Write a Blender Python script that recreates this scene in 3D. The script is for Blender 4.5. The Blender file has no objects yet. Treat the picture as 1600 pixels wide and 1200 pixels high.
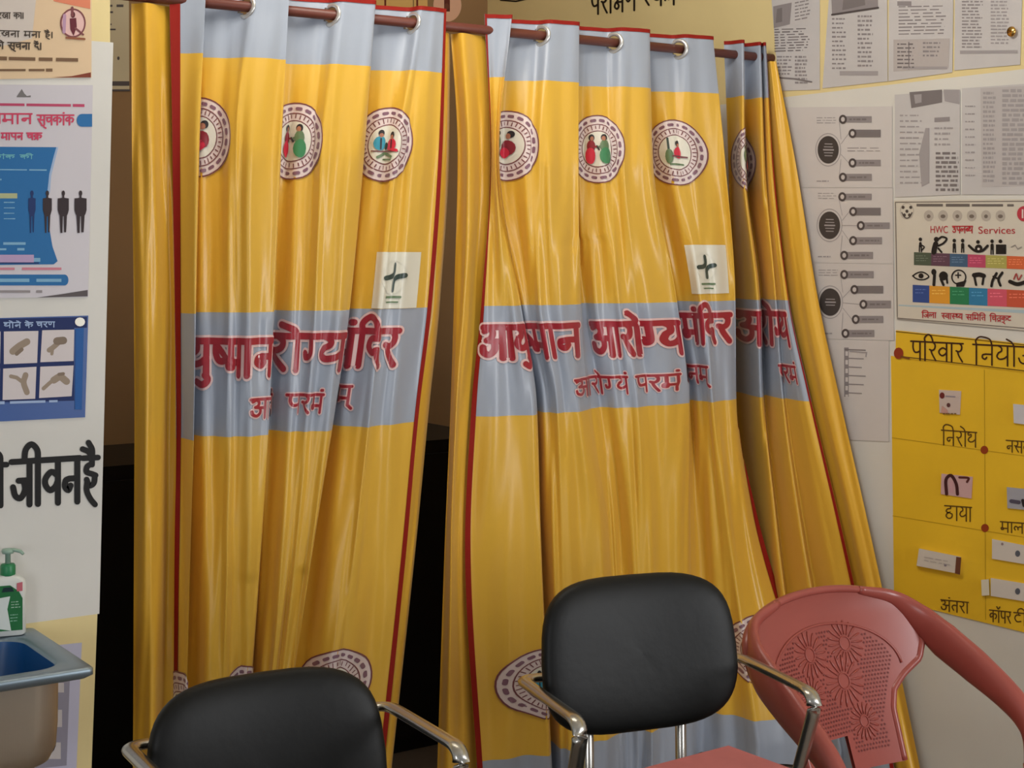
import bpy, math, random
import numpy as np
from mathutils import Vector, Matrix

random.seed(7)
SC = bpy.context.scene
COL = SC.collection
PI = math.pi

# ------------------------------------------------------------------ camera
TH = math.radians(34.4)          # the room is seen 34.4 degrees off square
F = 2400.0                       # focal length in pixels of a 1600 px wide frame
HY = 395.0                       # eye level in the frame
EYE = 1.55
CS, SN = math.cos(TH), math.sin(TH)
cam_d = bpy.data.cameras.new('camera')
cam = bpy.data.objects.new('camera', cam_d)
COL.objects.link(cam)
cam.location = (0, 0, EYE)
cam.rotation_euler = (PI / 2, 0, -TH)
cam_d.sensor_width = 36.0
cam_d.lens = F / 1600.0 * 36.0
cam_d.shift_y = -(600.0 - HY) / 1600.0
cam_d.clip_start = 0.05
SC.camera = cam

# ------------------------------------------------------------------ light and exposure
SC.view_settings.view_transform = 'Standard'
SC.view_settings.look = 'None'
SC.view_settings.gamma = 1.0
SC.view_settings.exposure = -0.5
SC.view_settings.use_curve_mapping = False
world = bpy.data.worlds.new('world')
SC.world = world
world.use_nodes = True
bg = world.node_tree.nodes['Background']
bg.inputs[0].default_value = (0.93, 0.96, 1.0, 1)
bg.inputs[1].default_value = 0.46


def area_light(name, loc, target, sx, sy, power, col):
    d = bpy.data.lights.new(name, 'AREA')
    d.shape = 'RECTANGLE'
    d.size, d.size_y = sx, sy
    d.energy = power
    d.color = col
    o = bpy.data.objects.new(name, d)
    COL.objects.link(o)
    o.location = loc
    o.rotation_euler = (Vector(target) - Vector(loc)).to_track_quat('-Z', 'Y').to_euler()
    return o


area_light('window_daylight', (3.2, -0.7, 1.4), (1.7, 3.5, 1.0), 1.0, 1.3, 92, (0.95, 0.97, 1.0))
area_light('added_right_wall_fill', (-2.0, -0.6, 1.4), (3.4, 3.0, 1.1), 1.0, 1.3, 42, (0.95, 0.97, 1.0))  # fill light added from the left to lift the right wall, no known window
area_light('added_upper_wall_fill', (1.6, 2.7, 2.95), (3.44, 4.1, 2.45), 1.2, 0.15, 30, (1.0, 0.95, 0.86))  # unseen lamp added to brighten the upper walls above and behind the curtains


# ------------------------------------------------------------------ pixel <-> room
def cam_dir(px):
    r = (px - 800.0) / F
    return CS * r + SN, -SN * r + CS


def on_y(px, py, Y):
    dx, dy = cam_dir(px)
    t = Y / dy
    return Vector((dx * t, Y, EYE - (py - HY) / F * t))


def on_x(px, py, X):
    dx, dy = cam_dir(px)
    t = X / dx
    return Vector((X, dy * t, EYE - (py - HY) / F * t))


YC = 3.56        # plane of the curtain rod
YL = 3.48        # face of the left wall
XR = 3.44        # face of the right wall
YB = 5.20        # back wall of the curtained corner


# ------------------------------------------------------------------ materials
MATS = {}


def srgb(c):
    out = []
    for v in c:
        v = v / 255.0
        out.append(v / 12.92 if v <= 0.04045 else ((v + 0.055) / 1.055) ** 2.4)
    return (*out, 1.0)


def mat(name, col, rough=0.6, metal=0.0, spec=0.5, noise=0.0, nscale=8.0, bump=0.0, bscale=60.0, sheen=0.0, coat=0.0, stretch=None):
    if name in MATS:
        return MATS[name]
    m = bpy.data.materials.new(name)
    m.use_nodes = True
    nt = m.node_tree
    b = nt.nodes['Principled BSDF']
    c = srgb(col)
    b.inputs['Base Color'].default_value = c
    b.inputs['Roughness'].default_value = rough
    b.inputs['Metallic'].default_value = metal
    b.inputs['Specular IOR Level'].default_value = spec
    b.inputs['Sheen Weight'].default_value = sheen
    b.inputs['Coat Weight'].default_value = coat
    if noise or bump:
        tc = nt.nodes.new('ShaderNodeTexCoord')
        mp = nt.nodes.new('ShaderNodeMapping')
        nt.links.new(tc.outputs['Object'], mp.inputs[0])
        if stretch:
            mp.inputs['Scale'].default_value = stretch
    if noise:
        n = nt.nodes.new('ShaderNodeTexNoise')
        n.inputs['Scale'].default_value = nscale
        n.inputs['Detail'].default_value = 5
        nt.links.new(mp.outputs[0], n.inputs['Vector'])
        r = nt.nodes.new('ShaderNodeValToRGB')
        r.color_ramp.elements[0].position = 0.3
        r.color_ramp.elements[1].position = 0.7
        r.color_ramp.elements[0].color = (*[x * (1 - noise) for x in c[:3]], 1)
        r.color_ramp.elements[1].color = (*[min(1, x * (1 + noise * 0.5)) for x in c[:3]], 1)
        nt.links.new(n.outputs['Fac'], r.inputs[0])
        nt.links.new(r.outputs[0], b.inputs['Base Color'])
    if bump:
        n2 = nt.nodes.new('ShaderNodeTexNoise')
        n2.inputs['Scale'].default_value = bscale
        n2.inputs['Detail'].default_value = 3
        nt.links.new(mp.outputs[0], n2.inputs['Vector'])
        bp = nt.nodes.new('ShaderNodeBump')
        bp.inputs['Strength'].default_value = bump
        bp.inputs['Distance'].default_value = 0.004
        nt.links.new(n2.outputs['Fac'], bp.inputs['Height'])
        nt.links.new(bp.outputs[0], b.inputs['Normal'])
    MATS[name] = m
    return m


def ink(col, rough=0.55):
    return mat('ink_%02x%02x%02x' % tuple(col), col, rough, spec=0.3)


SATIN = dict(rough=0.36, spec=0.55, sheen=0.15)
M_YEL = mat('yellow_satin', (222, 174, 56), bump=0.06, bscale=14, stretch=(6, 6, 0.5), **SATIN)
M_GRY = mat('grey_satin', (158, 166, 180), bump=0.06, bscale=14, stretch=(6, 6, 0.5), **SATIN)
M_RED = mat('red_hem_ribbon', (142, 28, 18), rough=0.7, spec=0.2)
M_REV = mat('yellow_satin_reverse', (224, 172, 50), bump=0.06, bscale=14, stretch=(6, 6, 0.5), **SATIN)
M_CHROME = mat('brushed_chrome', (190, 186, 178), rough=0.25, metal=1.0)
M_STEEL = mat('stainless_steel', (208, 192, 172), rough=0.36, metal=.65, bump=0.06, bscale=20, stretch=(12, 12, 0.6))
M_EYE = mat('eyelet_nickel', (225, 225, 222), rough=0.22, metal=0.7)
M_ROD = mat('brown_rod', (104, 52, 40), rough=0.45)
M_WALLW = mat('white_wall_paint', (224, 221, 214), rough=0.75, noise=0.05, nscale=3, bump=0.08, bscale=14)
M_WALLY = mat('yellow_wall_paint', (234, 214, 156), rough=0.75, noise=0.06, nscale=3, bump=0.08, bscale=14)
M_TAN = mat('tan_wall_paint', (216, 172, 104), rough=0.75, noise=0.06, nscale=3, bump=0.06, bscale=14)
M_FLOOR = mat('grey_stone_floor', (120, 108, 96), rough=0.5, noise=0.15, nscale=12)
M_CEIL = mat('ceiling_white', (225, 222, 214), rough=0.9, noise=0.03)
M_BLACK = mat('black_leatherette', (8, 8, 7), rough=0.5, spec=0.32, bump=0.1, bscale=45)
M_BLACKC = mat('black_lacquer', (12, 12, 13), rough=0.6, noise=0.2)
M_PLAS = mat('red_plastic', (158, 78, 68), rough=0.29, spec=0.5, noise=0.07, nscale=7)
M_PLASD = mat('red_plastic_hole', (112, 44, 40), rough=0.6)


# ------------------------------------------------------------------ mesh building
class MB:
    def __init__(self):
        self.v, self.f, self.mi, self.mats = [], [], [], []

    def slot(self, m):
        if m not in self.mats:
            self.mats.append(m)
        return self.mats.index(m)

    def add(self, verts, faces, m):
        b = len(self.v)
        s = self.slot(m)
        self.v += [tuple(p) for p in verts]
        for f in faces:
            self.f.append([b + i for i in f])
            self.mi.append(s)

    def build(self, name, parent=None, smooth=True, loc=None):
        me = bpy.data.meshes.new(name)
        me.from_pydata(self.v, [], self.f)
        for m in self.mats:
            me.materials.append(m)
        me.polygons.foreach_set('material_index', self.mi)
        me.polygons.foreach_set('use_smooth', [smooth] * len(self.f))
        me.update()
        o = bpy.data.objects.new(name, me)
        COL.objects.link(o)
        if parent:
            o.parent = parent
        if loc:
            o.location = loc
        return o


def tag(o, label=None, cat=None, group=None, kind=None):
    if label:
        o['label'] = label
    if cat:
        o['category'] = cat
    if group:
        o['group'] = group
    if kind:
        o['kind'] = kind
    return o


def empty(name, loc, rz=0.0):
    o = bpy.data.objects.new(name, None)
    COL.objects.link(o)
    o.location = loc
    o.rotation_euler = (0, 0, rz)
    return o


def box(mb, a, b, m):
    x0, y0, z0 = a
    x1, y1, z1 = b
    v = [(x0, y0, z0), (x1, y0, z0), (x1, y1, z0), (x0, y1, z0), (x0, y0, z1), (x1, y0, z1), (x1, y1, z1), (x0, y1, z1)]
    mb.add(v, [(0, 3, 2, 1), (4, 5, 6, 7), (0, 1, 5, 4), (1, 2, 6, 5), (2, 3, 7, 6), (3, 0, 4, 7)], m)


def crom(pts, n=8):
    P = [np.array(p, float) for p in pts]
    if len(P) < 3:
        return P
    Q = [2 * P[0] - P[1]] + P + [2 * P[-1] - P[-2]]
    out = []
    for i in range(1, len(Q) - 2):
        p0, p1, p2, p3 = Q[i - 1:i + 3]
        for k in range(n):
            t = k / n
            out.append(0.5 * (2 * p1 + (p2 - p0) * t + (2 * p0 - 5 * p1 + 4 * p2 - p3) * t * t + (3 * p1 - p0 - 3 * p2 + p3) * t ** 3))
    out.append(P[-1])
    return out


def sweep(mb, pts, ra, rb, m, ref=(0, 0, 1), n=12, caps=True):
    """Tube with an elliptical section (ra sideways, rb along ref) along pts; ra, rb numbers or lists."""
    P = [Vector(p) for p in pts]
    ref = Vector(ref)
    rings = []
    for i, p in enumerate(P):
        t = (P[min(i + 1, len(P) - 1)] - P[max(i - 1, 0)]).normalized()
        s = t.cross(ref)
        if s.length < 1e-3:
            s = t.cross(Vector((1, 0, 0)))
        s.normalize()
        u = s.cross(t).normalized()
        a = ra[i] if isinstance(ra, (list, tuple)) else ra
        b = rb[i] if isinstance(rb, (list, tuple)) else rb
        rings.append([p + s * (a * math.cos(2 * PI * k / n)) + u * (b * math.sin(2 * PI * k / n)) for k in range(n)])
    vs = [q for r in rings for q in r]
    fs = []
    for i in range(len(P) - 1):
        for k in range(n):
            k2 = (k + 1) % n
            fs.append((i * n + k, i * n + k2, (i + 1) * n + k2, (i + 1) * n + k))
    if caps:
        fs.append(tuple(range(n - 1, -1, -1)))
        fs.append(tuple((len(P) - 1) * n + k for k in range(n)))
    mb.add(vs, fs, m)


def lathe(mb, prof, m, cx=0, cy=0, n=28, sx=1.0, sy=1.0):
    vs, fs = [], []
    for r, z in prof:
        for k in range(n):
            a = 2 * PI * k / n
            vs.append((cx + r * sx * math.cos(a), cy + r * sy * math.sin(a), z))
    for i in range(len(prof) - 1):
        for k in range(n):
            k2 = (k + 1) % n
            fs.append((i * n + k, i * n + k2, (i + 1) * n + k2, (i + 1) * n + k))
    fs.append(tuple(range(n - 1, -1, -1)))
    fs.append(tuple((len(prof) - 1) * n + k for k in range(n)))
    mb.add(vs, fs, m)


def rbox(mb, cx, cy, cz, sx, sy, sz, m, e=4.0, n=20, bulge=0.0, ex=None):
    """Superellipsoid cushion."""
    vs, fs = [], []
    e2 = ex or e

    def sp(c, p):
        return math.copysign(abs(c) ** (2.0 / p), c)
    na, nb = n * 2, n
    for j in range(nb + 1):
        b = -PI / 2 + PI * j / nb
        for i in range(na):
            a = 2 * PI * i / na
            vs.append((cx + sx * sp(math.cos(b), e2) * sp(math.cos(a), e), cy + sy * sp(math.sin(b), e2), cz + sz * sp(math.cos(b), e2) * sp(math.sin(a), e)))
    for j in range(nb):
        for i in range(na):
            i2 = (i + 1) % na
            fs.append((j * na + i, j * na + i2, (j + 1) * na + i2, (j + 1) * na + i))
    mb.add(vs, fs, m)


# ------------------------------------------------------------------ flat drawing: everything printed is drawn as thin geometry on its sheet
def ribbon2d(pts, wd, step):
    P = [np.array(p, float) for p in pts]
    R = [P[0]]
    for a, b in zip(P[:-1], P[1:]):
        L = np.linalg.norm(b - a)
        k = max(1, int(math.ceil(L / step)))
        for i in range(1, k + 1):
            R.append(a + (b - a) * i / k)
    vs, fs = [], []
    n = len(R)
    h = wd / 2
    na = max(1, int(math.ceil(wd / step)))
    for i in range(n):
        t0 = R[i] - R[max(i - 1, 0)]
        t1 = R[min(i + 1, n - 1)] - R[i]
        a0, a1 = np.linalg.norm(t0), np.linalg.norm(t1)
        t0 = t0 / a0 if a0 > 1e-9 else t1 / max(a1, 1e-9)
        t1 = t1 / a1 if a1 > 1e-9 else t0
        t = t0 + t1
        L = np.linalg.norm(t)
        t = t / L if L > 1e-6 else t0
        nrm = np.array([-t[1], t[0]])
        c = max(0.45, abs(float(np.dot(t, t1))))
        vs += [R[i] + nrm * (h / c) * (1 - 2 * q / na) for q in range(na + 1)]
    for i in range(n - 1):
        for q in range(na):
            b = i * (na + 1) + q
            fs.append((b, b + 1, b + na + 2, b + na + 1))
    for end, q in ((0, 1), (n - 1, n - 2)):
        d = R[end] - R[q]
        L = np.linalg.norm(d)
        if L < 1e-9:
            continue
        d /= L
        nr = np.array([-d[1], d[0]])
        b = len(vs)
        vs.append(R[end])
        for k in range(7):
            a = -PI / 2 + PI * k / 6
            vs.append(R[end] + h * (d * math.cos(a) + nr * math.sin(a)))
        for k in range(6):
            fs.append((b, b + 1 + k, b + 2 + k))
    return vs, fs


class Canvas:
    """Draws into a mesh through fmap(x, y, offset) -> point; step is the tessellation length, lay the layer spacing."""

    def __init__(self, mb, fmap, step=1e9, base=0.003, lay=0.0004):
        self.mb, self.fmap, self.step, self.base, self.lay = mb, fmap, step, base, lay

    def put(self, vs, fs, m, L):
        self.n = (getattr(self, 'n', -1) + 1) % 30
        o = self.base + L * self.lay + self.n * 0.00001
        self.mb.add([self.fmap(p[0], p[1], o) for p in vs], fs, m)

    def poly(self, pts, m, L=1):
        self.put(pts, [tuple(range(len(pts)))], m, L)

    def rect(self, x0, y0, x1, y1, m, L=1, dy=0.0):
        nx = max(1, int(math.ceil((x1 - x0) / self.step)))
        ny = max(1, int(math.ceil((y1 - y0) / self.step)))
        vs = [(x0 + (x1 - x0) * i / nx, y0 + (y1 - y0) * j / ny + dy * i / nx) for j in range(ny + 1) for i in range(nx + 1)]
        fs = [(j * (nx + 1) + i, j * (nx + 1) + i + 1, (j + 1) * (nx + 1) + i + 1, (j + 1) * (nx + 1) + i) for j in range(ny) for i in range(nx)]
        self.put(vs, fs, m, L)

    def disc(self, cx, cy, rx, ry, m, L=1, n=24, inner=0.0):
        nr = max(1, int(math.ceil(max(rx, ry) * (1 - inner) / self.step)))
        vs = []
        for j in range(nr + 1):
            q = inner + (1 - inner) * j / nr
            if q == 0:
                q = 1e-4
            vs += [(cx + rx * q * math.cos(2 * PI * k / n), cy + ry * q * math.sin(2 * PI * k / n)) for k in range(n)]
        fs = [(j * n + k, j * n + (k + 1) % n, (j + 1) * n + (k + 1) % n, (j + 1) * n + k) for j in range(nr) for k in range(n)]
        self.put(vs, fs, m, L)

    def stroke(self, pts, wd, m, L=1, smooth=False):
        if smooth:
            pts = crom(pts, 5)
        vs, fs = ribbon2d(pts, wd, self.step)
        self.put(vs, fs, m, L)

    def lines(self, x0, y0, x1, y1, n, m, L=1, fill=0.5, slope=0.0, rag=0.25, gap=0.1):
        """Rows of small print too small to read."""
        h = (y1 - y0) / n
        for i in range(n):
            y = y0 + h * (i + 0.5)
            x = x0
            xe = x1 - (x1 - x0) * rag * random.random()
            while x < xe:
                w = min(xe - x, (x1 - x0) * random.uniform(0.1, 0.35))
                hh = h * fill * random.uniform(0.7, 1.0) / 2
                s0, s1 = slope * (x - x0), slope * (x + w - x0)
                self.poly([(x, y - hh + s0), (x + w, y - hh + s1), (x + w, y + hh + s1), (x, y + hh + s0)], m, L)
                x += w + (x1 - x0) * gap * random.uniform(0.3, 1.0)

    def word(self, txt, x0, x1, yh, yb, wd, m, L=1, slope=0.0, under=None, under_w=0.0):
        """Devanagari word: headline at yh, baseline at yb, from x0 to x1."""
        strokes, W = shape(txt)
        sx = (x1 - x0) / W
        sy = yb - yh
        for smooth, pts in strokes:
            q = crom(pts, 5) if smooth else pts
            q = [(x0 + p[0] * sx, yb - p[1] * sy + slope * p[0] * sx) for p in q]
            if under:
                vs, fs = ribbon2d(q, wd + 2 * under_w, self.step)
                self.put(vs, fs, under, L)
            vs, fs = ribbon2d(q, wd, self.step)
            self.put(vs, fs, m, L + 1)


# ------------------------------------------------------------------ Devanagari letter strokes: headline y = 1, baseline y = 0
S, Ln = True, False
# letter: (width, stem x or None, strokes without the stem)
GL = {
    'प': (.60, .48, [(S, [(.13, 1), (.12, .66), (.2, .44), (.34, .42), (.48, .5)])]),
    'ष': (.62, .50, [(S, [(.13, 1), (.12, .66), (.2, .44), (.34, .42), (.5, .5)]), (Ln, [(.14, .86), (.48, .52)])]),
    'र': (.50, None, [(S, [(.28, 1), (.38, .86), (.36, .66), (.24, .56), (.1, .6)]), (S, [(.16, .58), (.24, .34), (.42, .02)])]),
    'न': (.60, .48, [(Ln, [(.48, .54), (.22, .54)]), (S, [(.24, .54), (.12, .5), (.1, .36), (.2, .28), (.27, .38)])]),
    'म': (.64, .52, [(Ln, [(.14, 1), (.14, .4)]), (S, [(.16, .46), (.06, .4), (.08, .26), (.2, .26), (.2, .4)]), (Ln, [(.16, .38), (.52, .38)])]),
    'य': (.62, .50, [(S, [(.12, 1), (.25, .9), (.26, .74), (.14, .64)]), (S, [(.14, .64), (.08, .46), (.18, .32), (.36, .36), (.5, .5)])]),
    'ग': (.62, .50, [(S, [(.2, 1), (.22, .6), (.2, .42), (.1, .38), (.07, .5)])]),
    'द': (.54, None, [(Ln, [(.34, 1), (.34, .82)]), (S, [(.36, .8), (.14, .78), (.08, .56), (.2, .4), (.36, .42)]), (S, [(.22, .4), (.34, .46), (.36, .26), (.46, 0)])]),
    'व': (.60, .48, [(S, [(.48, .62), (.28, .72), (.1, .58), (.1, .42), (.24, .3), (.4, .38), (.48, .5)])]),
    'ब': (.60, .48, [(S, [(.48, .62), (.28, .72), (.1, .58), (.1, .42), (.24, .3), (.4, .38), (.48, .5)]), (Ln, [(.16, .62), (.42, .4)])]),
    'ज': (.68, .56, [(Ln, [(.22, .56), (.56, .56)]), (S, [(.38, .56), (.42, .34), (.28, .16), (.12, .22), (.05, .42)])]),
    'ह': (.54, None, [(Ln, [(.3, 1), (.3, .82)]), (S, [(.3, .84), (.14, .78), (.12, .64), (.3, .58), (.42, .54)]), (S, [(.4, .54), (.36, .34), (.2, .28), (.12, .44)]), (S, [(.14, .4), (.12, .16), (.24, -.06), (.4, -.22)])]),
    'ध': (.64, .52, [(S, [(.16, .98), (.04, .9), (.1, .78), (.24, .84), (.24, .7), (.12, .62)]), (S, [(.12, .62), (.06, .46), (.16, .34), (.34, .36), (.52, .52)])]),
    'क': (.76, .36, [(S, [(.36, .68), (.2, .74), (.06, .58), (.14, .4), (.36, .52)]), (S, [(.36, .64), (.54, .72), (.68, .58), (.64, .38), (.56, .3)])]),
    'ट': (.52, None, [(Ln, [(.3, 1), (.3, .84)]), (S, [(.4, .82), (.16, .8), (.07, .54), (.2, .28), (.44, .32)])]),
    'ल': (.72, .60, [(S, [(.12, .28), (.05, .46), (.14, .64), (.28, .56), (.32, .32)]), (S, [(.3, .5), (.42, .62), (.6, .6)])]),
    'स': (.74, .62, [(S, [(.24, 1), (.33, .86), (.3, .66), (.2, .56), (.08, .6)]), (S, [(.14, .58), (.22, .34), (.38, .06)]), (Ln, [(.24, .5), (.62, .5)])]),
    'त': (.58, .46, [(S, [(.46, .6), (.22, .62), (.1, .44), (.22, .14)])]),
    'च': (.62, .50, [(Ln, [(.08, .74), (.5, .74)]), (S, [(.16, .74), (.12, .48), (.22, .32), (.38, .4), (.5, .6)])]),
    'छ': (.66, None, [(S, [(.36, 1), (.4, .84), (.2, .78), (.1, .62), (.24, .52), (.34, .56), (.16, .46), (.1, .26), (.26, .12), (.46, .2), (.5, .42), (.38, .48)])]),
    'थ': (.64, .52, [(S, [(.14, .96), (.06, .84), (.2, .8), (.24, .94), (.26, .7), (.14, .58), (.2, .36), (.38, .36), (.52, .52)])]),
    'ण': (.72, .60, [(S, [(.12, 1), (.12, .62), (.22, .48), (.34, .6), (.34, 1)])]),
    'क्ष': (.70, .58, [(S, [(.14, 1), (.28, .84), (.14, .7), (.08, .82), (.2, .86), (.3, .6), (.16, .44), (.12, .26), (.26, .16), (.36, .3), (.26, .48)]), (Ln, [(.3, .5), (.58, .5)])]),
    'अ': (.74, .62, [(S, [(.06, .88), (.2, .96), (.32, .84), (.28, .66), (.16, .58)]), (S, [(.18, .58), (.36, .52), (.38, .28), (.24, .12), (.08, .2), (.04, .36)]), (Ln, [(.34, .54), (.62, .54)])]),
    'उ': (.56, None, [(Ln, [(.3, 1), (.3, .84)]), (S, [(.1, .82), (.34, .82), (.36, .62), (.2, .56)]), (S, [(.22, .56), (.44, .48), (.4, .18), (.2, .1), (.06, .28)])]),
    'श': (.66, .54, [(S, [(.1, .92), (.22, .98), (.28, .84), (.16, .7), (.08, .56), (.2, .5), (.34, .2)])]),
    'ख': (.84, .72, [(S, [(.22, 1), (.3, .84), (.26, .66), (.1, .6)]), (S, [(.14, .6), (.22, .3), (.4, .14), (.5, .3)]), (S, [(.72, .62), (.54, .72), (.44, .52), (.56, .36), (.72, .5)])]),
}


def shape(txt):
    txt = txt.replace('क्ष', 'K')
    out = []
    x = 0.0
    runs = []
    start = 0.0
    i = 0
    n = len(txt)
    anchor = 0.1

    def vowel(ch, x, anchor):
        if ch == 'ा':
            out.append((Ln, [(x + .14, 1), (x + .14, 0)]))
            return x + .28, x + .14
        if ch == 'ी':
            out.append((Ln, [(x + .14, 1), (x + .14, 0)]))
            out.append((S, [(x + .14, 1), (x + .12, 1.24), (x - .06, 1.38), (x - .24, 1.26), (x - .28, 1.0)]))
            return x + .28, x + .14
        if ch == 'ो':
            out.append((Ln, [(x + .14, 1), (x + .14, 0)]))
            out.append((S, [(x + .14, 1), (x + .04, 1.2), (x - .16, 1.34)]))
            return x + .28, x + .14
        if ch == 'े':
            out.append((S, [(anchor, 1), (anchor - .1, 1.2), (anchor - .28, 1.32)]))
        if ch == 'ै':
            out.append((S, [(anchor, 1), (anchor - .12, 1.16), (anchor - .32, 1.24)]))
            out.append((S, [(anchor, 1), (anchor + .0, 1.22), (anchor - .12, 1.4)]))
        if ch == 'ं':
            out.append((Ln, [(anchor - .03, 1.24), (anchor + .03, 1.24)]))
        if ch == 'ु':
            out.append((S, [(anchor - .02, 0), (anchor + .04, -.14), (anchor - .08, -.28), (anchor - .24, -.2)]))
        if ch == 'ू':
            out.append((S, [(anchor - .24, -.06), (anchor - .08, -.1), (anchor - .02, -.24), (anchor + .12, -.34)]))
        if ch == 'ॉ':
            out.append((Ln, [(x + .14, 1), (x + .14, 0)]))
            out.append((S, [(x - .04, 1.34), (x + .1, 1.16), (x + .26, 1.34)]))
            return x + .28, x + .14
        return x, anchor

    while i < n:
        ch = txt[i]
        if ch == ' ':
            runs.append((start, x))
            x += .38
            start = x
            i += 1
            continue
        if ch == '।':
            out.append((Ln, [(x + .1, 1), (x + .1, 0)]))
            runs.append((start, x - .1)) if x - start > .3 else None
            x += .25
            start = x
            i += 1
            continue
        if ch in 'ािीोेैंुूॉ':
            x, anchor = vowel(ch, x, anchor)
            i += 1
            continue
        if ch == '्':
            out.append((Ln, [(anchor, 0), (anchor + .14, -.18)]))
            i += 1
            continue
        if ch == 'आ':
            txt = txt[:i] + 'अा' + txt[i + 1:]
            n = len(txt)
            ch = 'अ'
        # consonant cluster
        cl = [ch]
        j = i + 1
        while j + 1 < n and txt[j] == '्' and txt[j + 1] not in ' ':
            cl.append(txt[j + 1])
            j += 2
        pre_i = j < n and txt[j] == 'ि'
        xi = x
        if pre_i:
            x += .28
            j += 1
        reph = len(cl) > 1 and cl[0] == 'र'
        if reph:
            cl = cl[1:]
        rakar = len(cl) > 1 and cl[-1] == 'र'
        if rakar:
            cl = cl[:-1]
        for k, c in enumerate(cl):
            w, st, strokes = GL['क्ष' if c == 'K' else c]
            half = k < len(cl) - 1
            for sm, pts in strokes:
                if half and st:
                    pts = [(min(p[0], st - .08), p[1]) for p in pts]
                out.append((sm, [(x + p[0], p[1]) for p in pts]))
            if st is not None and not half:
                out.append((Ln, [(x + st, 1), (x + st, 0)]))
            anchor = x + (st if st is not None else w * .56)
            x += w - (.2 if half else 0)
        if rakar:
            out.append((Ln, [(anchor, .3), (anchor - .3, .02)]))
        if reph:
            out.append((S, [(anchor - .02, 1), (anchor - .14, 1.2), (anchor + .02, 1.32), (anchor + .14, 1.2)]))
        if pre_i:
            out.append((Ln, [(xi + .14, 1), (xi + .14, 0)]))
            out.append((S, [(xi + .14, 1), (xi + .12, 1.22), (xi + .3, 1.4), (anchor - .1, 1.3), (anchor, 1.0)]))
        i = j
    runs.append((start, x))
    for a, b in runs:
        if b - a > .2:
            out.append((Ln, [(a, 1), (b - .04, 1)]))
    return out, x


# ------------------------------------------------------------------ the room
def struct(name, mb, smooth=False):
    o = mb.build(name, smooth=smooth)
    o['kind'] = 'structure'
    return o


ZY, ZD = 2.04, 0.713          # heights where the wall colour changes
CEIL = 3.05
m = MB(); box(m, (-2.2, -1.6, -0.06), (XR + 0.12, YB + 0.12, 0.0), M_FLOOR); struct('floor', m)
m = MB(); box(m, (-2.2, -1.6, CEIL), (XR + 0.12, YB + 0.12, CEIL + 0.06), M_CEIL); struct('ceiling', m)
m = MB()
box(m, (0.9, YB, 0), (XR + 0.12, YB + 0.12, CEIL), mat('shaded_wall_paint', (150, 116, 78), .8, noise=.08, nscale=3))  # shade behind the curtains is put into this wall's brown colour
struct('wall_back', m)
m = MB()
for z0, z1, mm in ((0, ZY, M_WALLW), (ZY, CEIL, M_WALLY)):
    box(m, (XR, -1.6, z0), (XR + 0.12, YB, z1), mm)
cv = Canvas(m, lambda px, py, o: on_x(px, py, XR - o), base=0.001)
I_BLK = ink((30, 24, 18))
cv.word('परीक्षण', 922, 994, -8, 23, 3.0, I_BLK, slope=-0.1)
cv.word('स्थल', 1003, 1056, -17, 10, 3.2, I_BLK, slope=-0.06)
cv.stroke([(782, 0), (806, 2), (824, -2)], 2.5, I_BLK)
struct('wall_right', m)
# left wall: a stub whose end stands a little out of plumb
m = MB()


def wall_l(z0, z1, mm, dx):
    e = []
    for z in (z0, z1):
        px = 172 + dx - max(0.0, (1.55 - z)) * 26
        e.append(on_y(px, HY, YL).x)
    a, b = -2.2, YL + 0.11
    v = [(a, YL, z0), (e[0], YL, z0), (e[0], b, z0), (a, b, z0), (a, YL, z1), (e[1], YL, z1), (e[1], b, z1), (a, b, z1)]
    m.add(v, [(0, 3, 2, 1), (4, 5, 6, 7), (0, 1, 5, 4), (1, 2, 6, 5), (2, 3, 7, 6), (3, 0, 4, 7)], mm)


wall_l(0, ZD, M_WALLY, 2)
wall_l(ZD, ZY, M_WALLW, 5)
wall_l(ZY, CEIL, M_WALLY, 0)
# the slogan painted on the left wall
cv = Canvas(m, lambda px, py, o: on_y(px, py, YL - o), base=0.0008)
I_B = ink((22, 20, 20))
cv.word('ही', -62, 14, 726, 790, 9, I_B)
cv.word('जीवन', 18, 127, 722, 790, 9.5, I_B, slope=-0.06)
cv.word('है', 130, 155, 716, 776, 9, I_B, slope=-0.05)
struct('wall_left', m)
m = MB(); box(m, (0.9, YL + 0.11, 0), (1.0, YB, CEIL), M_TAN); struct('wall_side', m)

# ------------------------------------------------------------------ curtains
WK = [-.66, -.28, .15, .42, .80, 1.48]
KU = 440.0
W_ROD = -.618


def hermite(xs, ys, x):
    n = len(xs)
    d = []
    for i in range(n):
        if i == 0:
            d.append((ys[1] - ys[0]) / (xs[1] - xs[0]))
        elif i == n - 1:
            d.append((ys[-1] - ys[-2]) / (xs[-1] - xs[-2]))
        else:
            a = (ys[i] - ys[i - 1]) / (xs[i] - xs[i - 1])
            b = (ys[i + 1] - ys[i]) / (xs[i + 1] - xs[i])
            d.append(0 if a * b <= 0 else 2 * a * b / (a + b))
    x = max(xs[0], min(xs[-1], x))
    i = max(0, min(n - 2, int(np.searchsorted(xs, x) - 1)))
    h = xs[i + 1] - xs[i]
    t = (x - xs[i]) / h
    return ((2 * t ** 3 - 3 * t * t + 1) * ys[i] + (t ** 3 - 2 * t * t + t) * h * d[i] + (-2 * t ** 3 + 3 * t * t) * ys[i + 1] + (t ** 3 - t * t) * h * d[i + 1])


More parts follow.
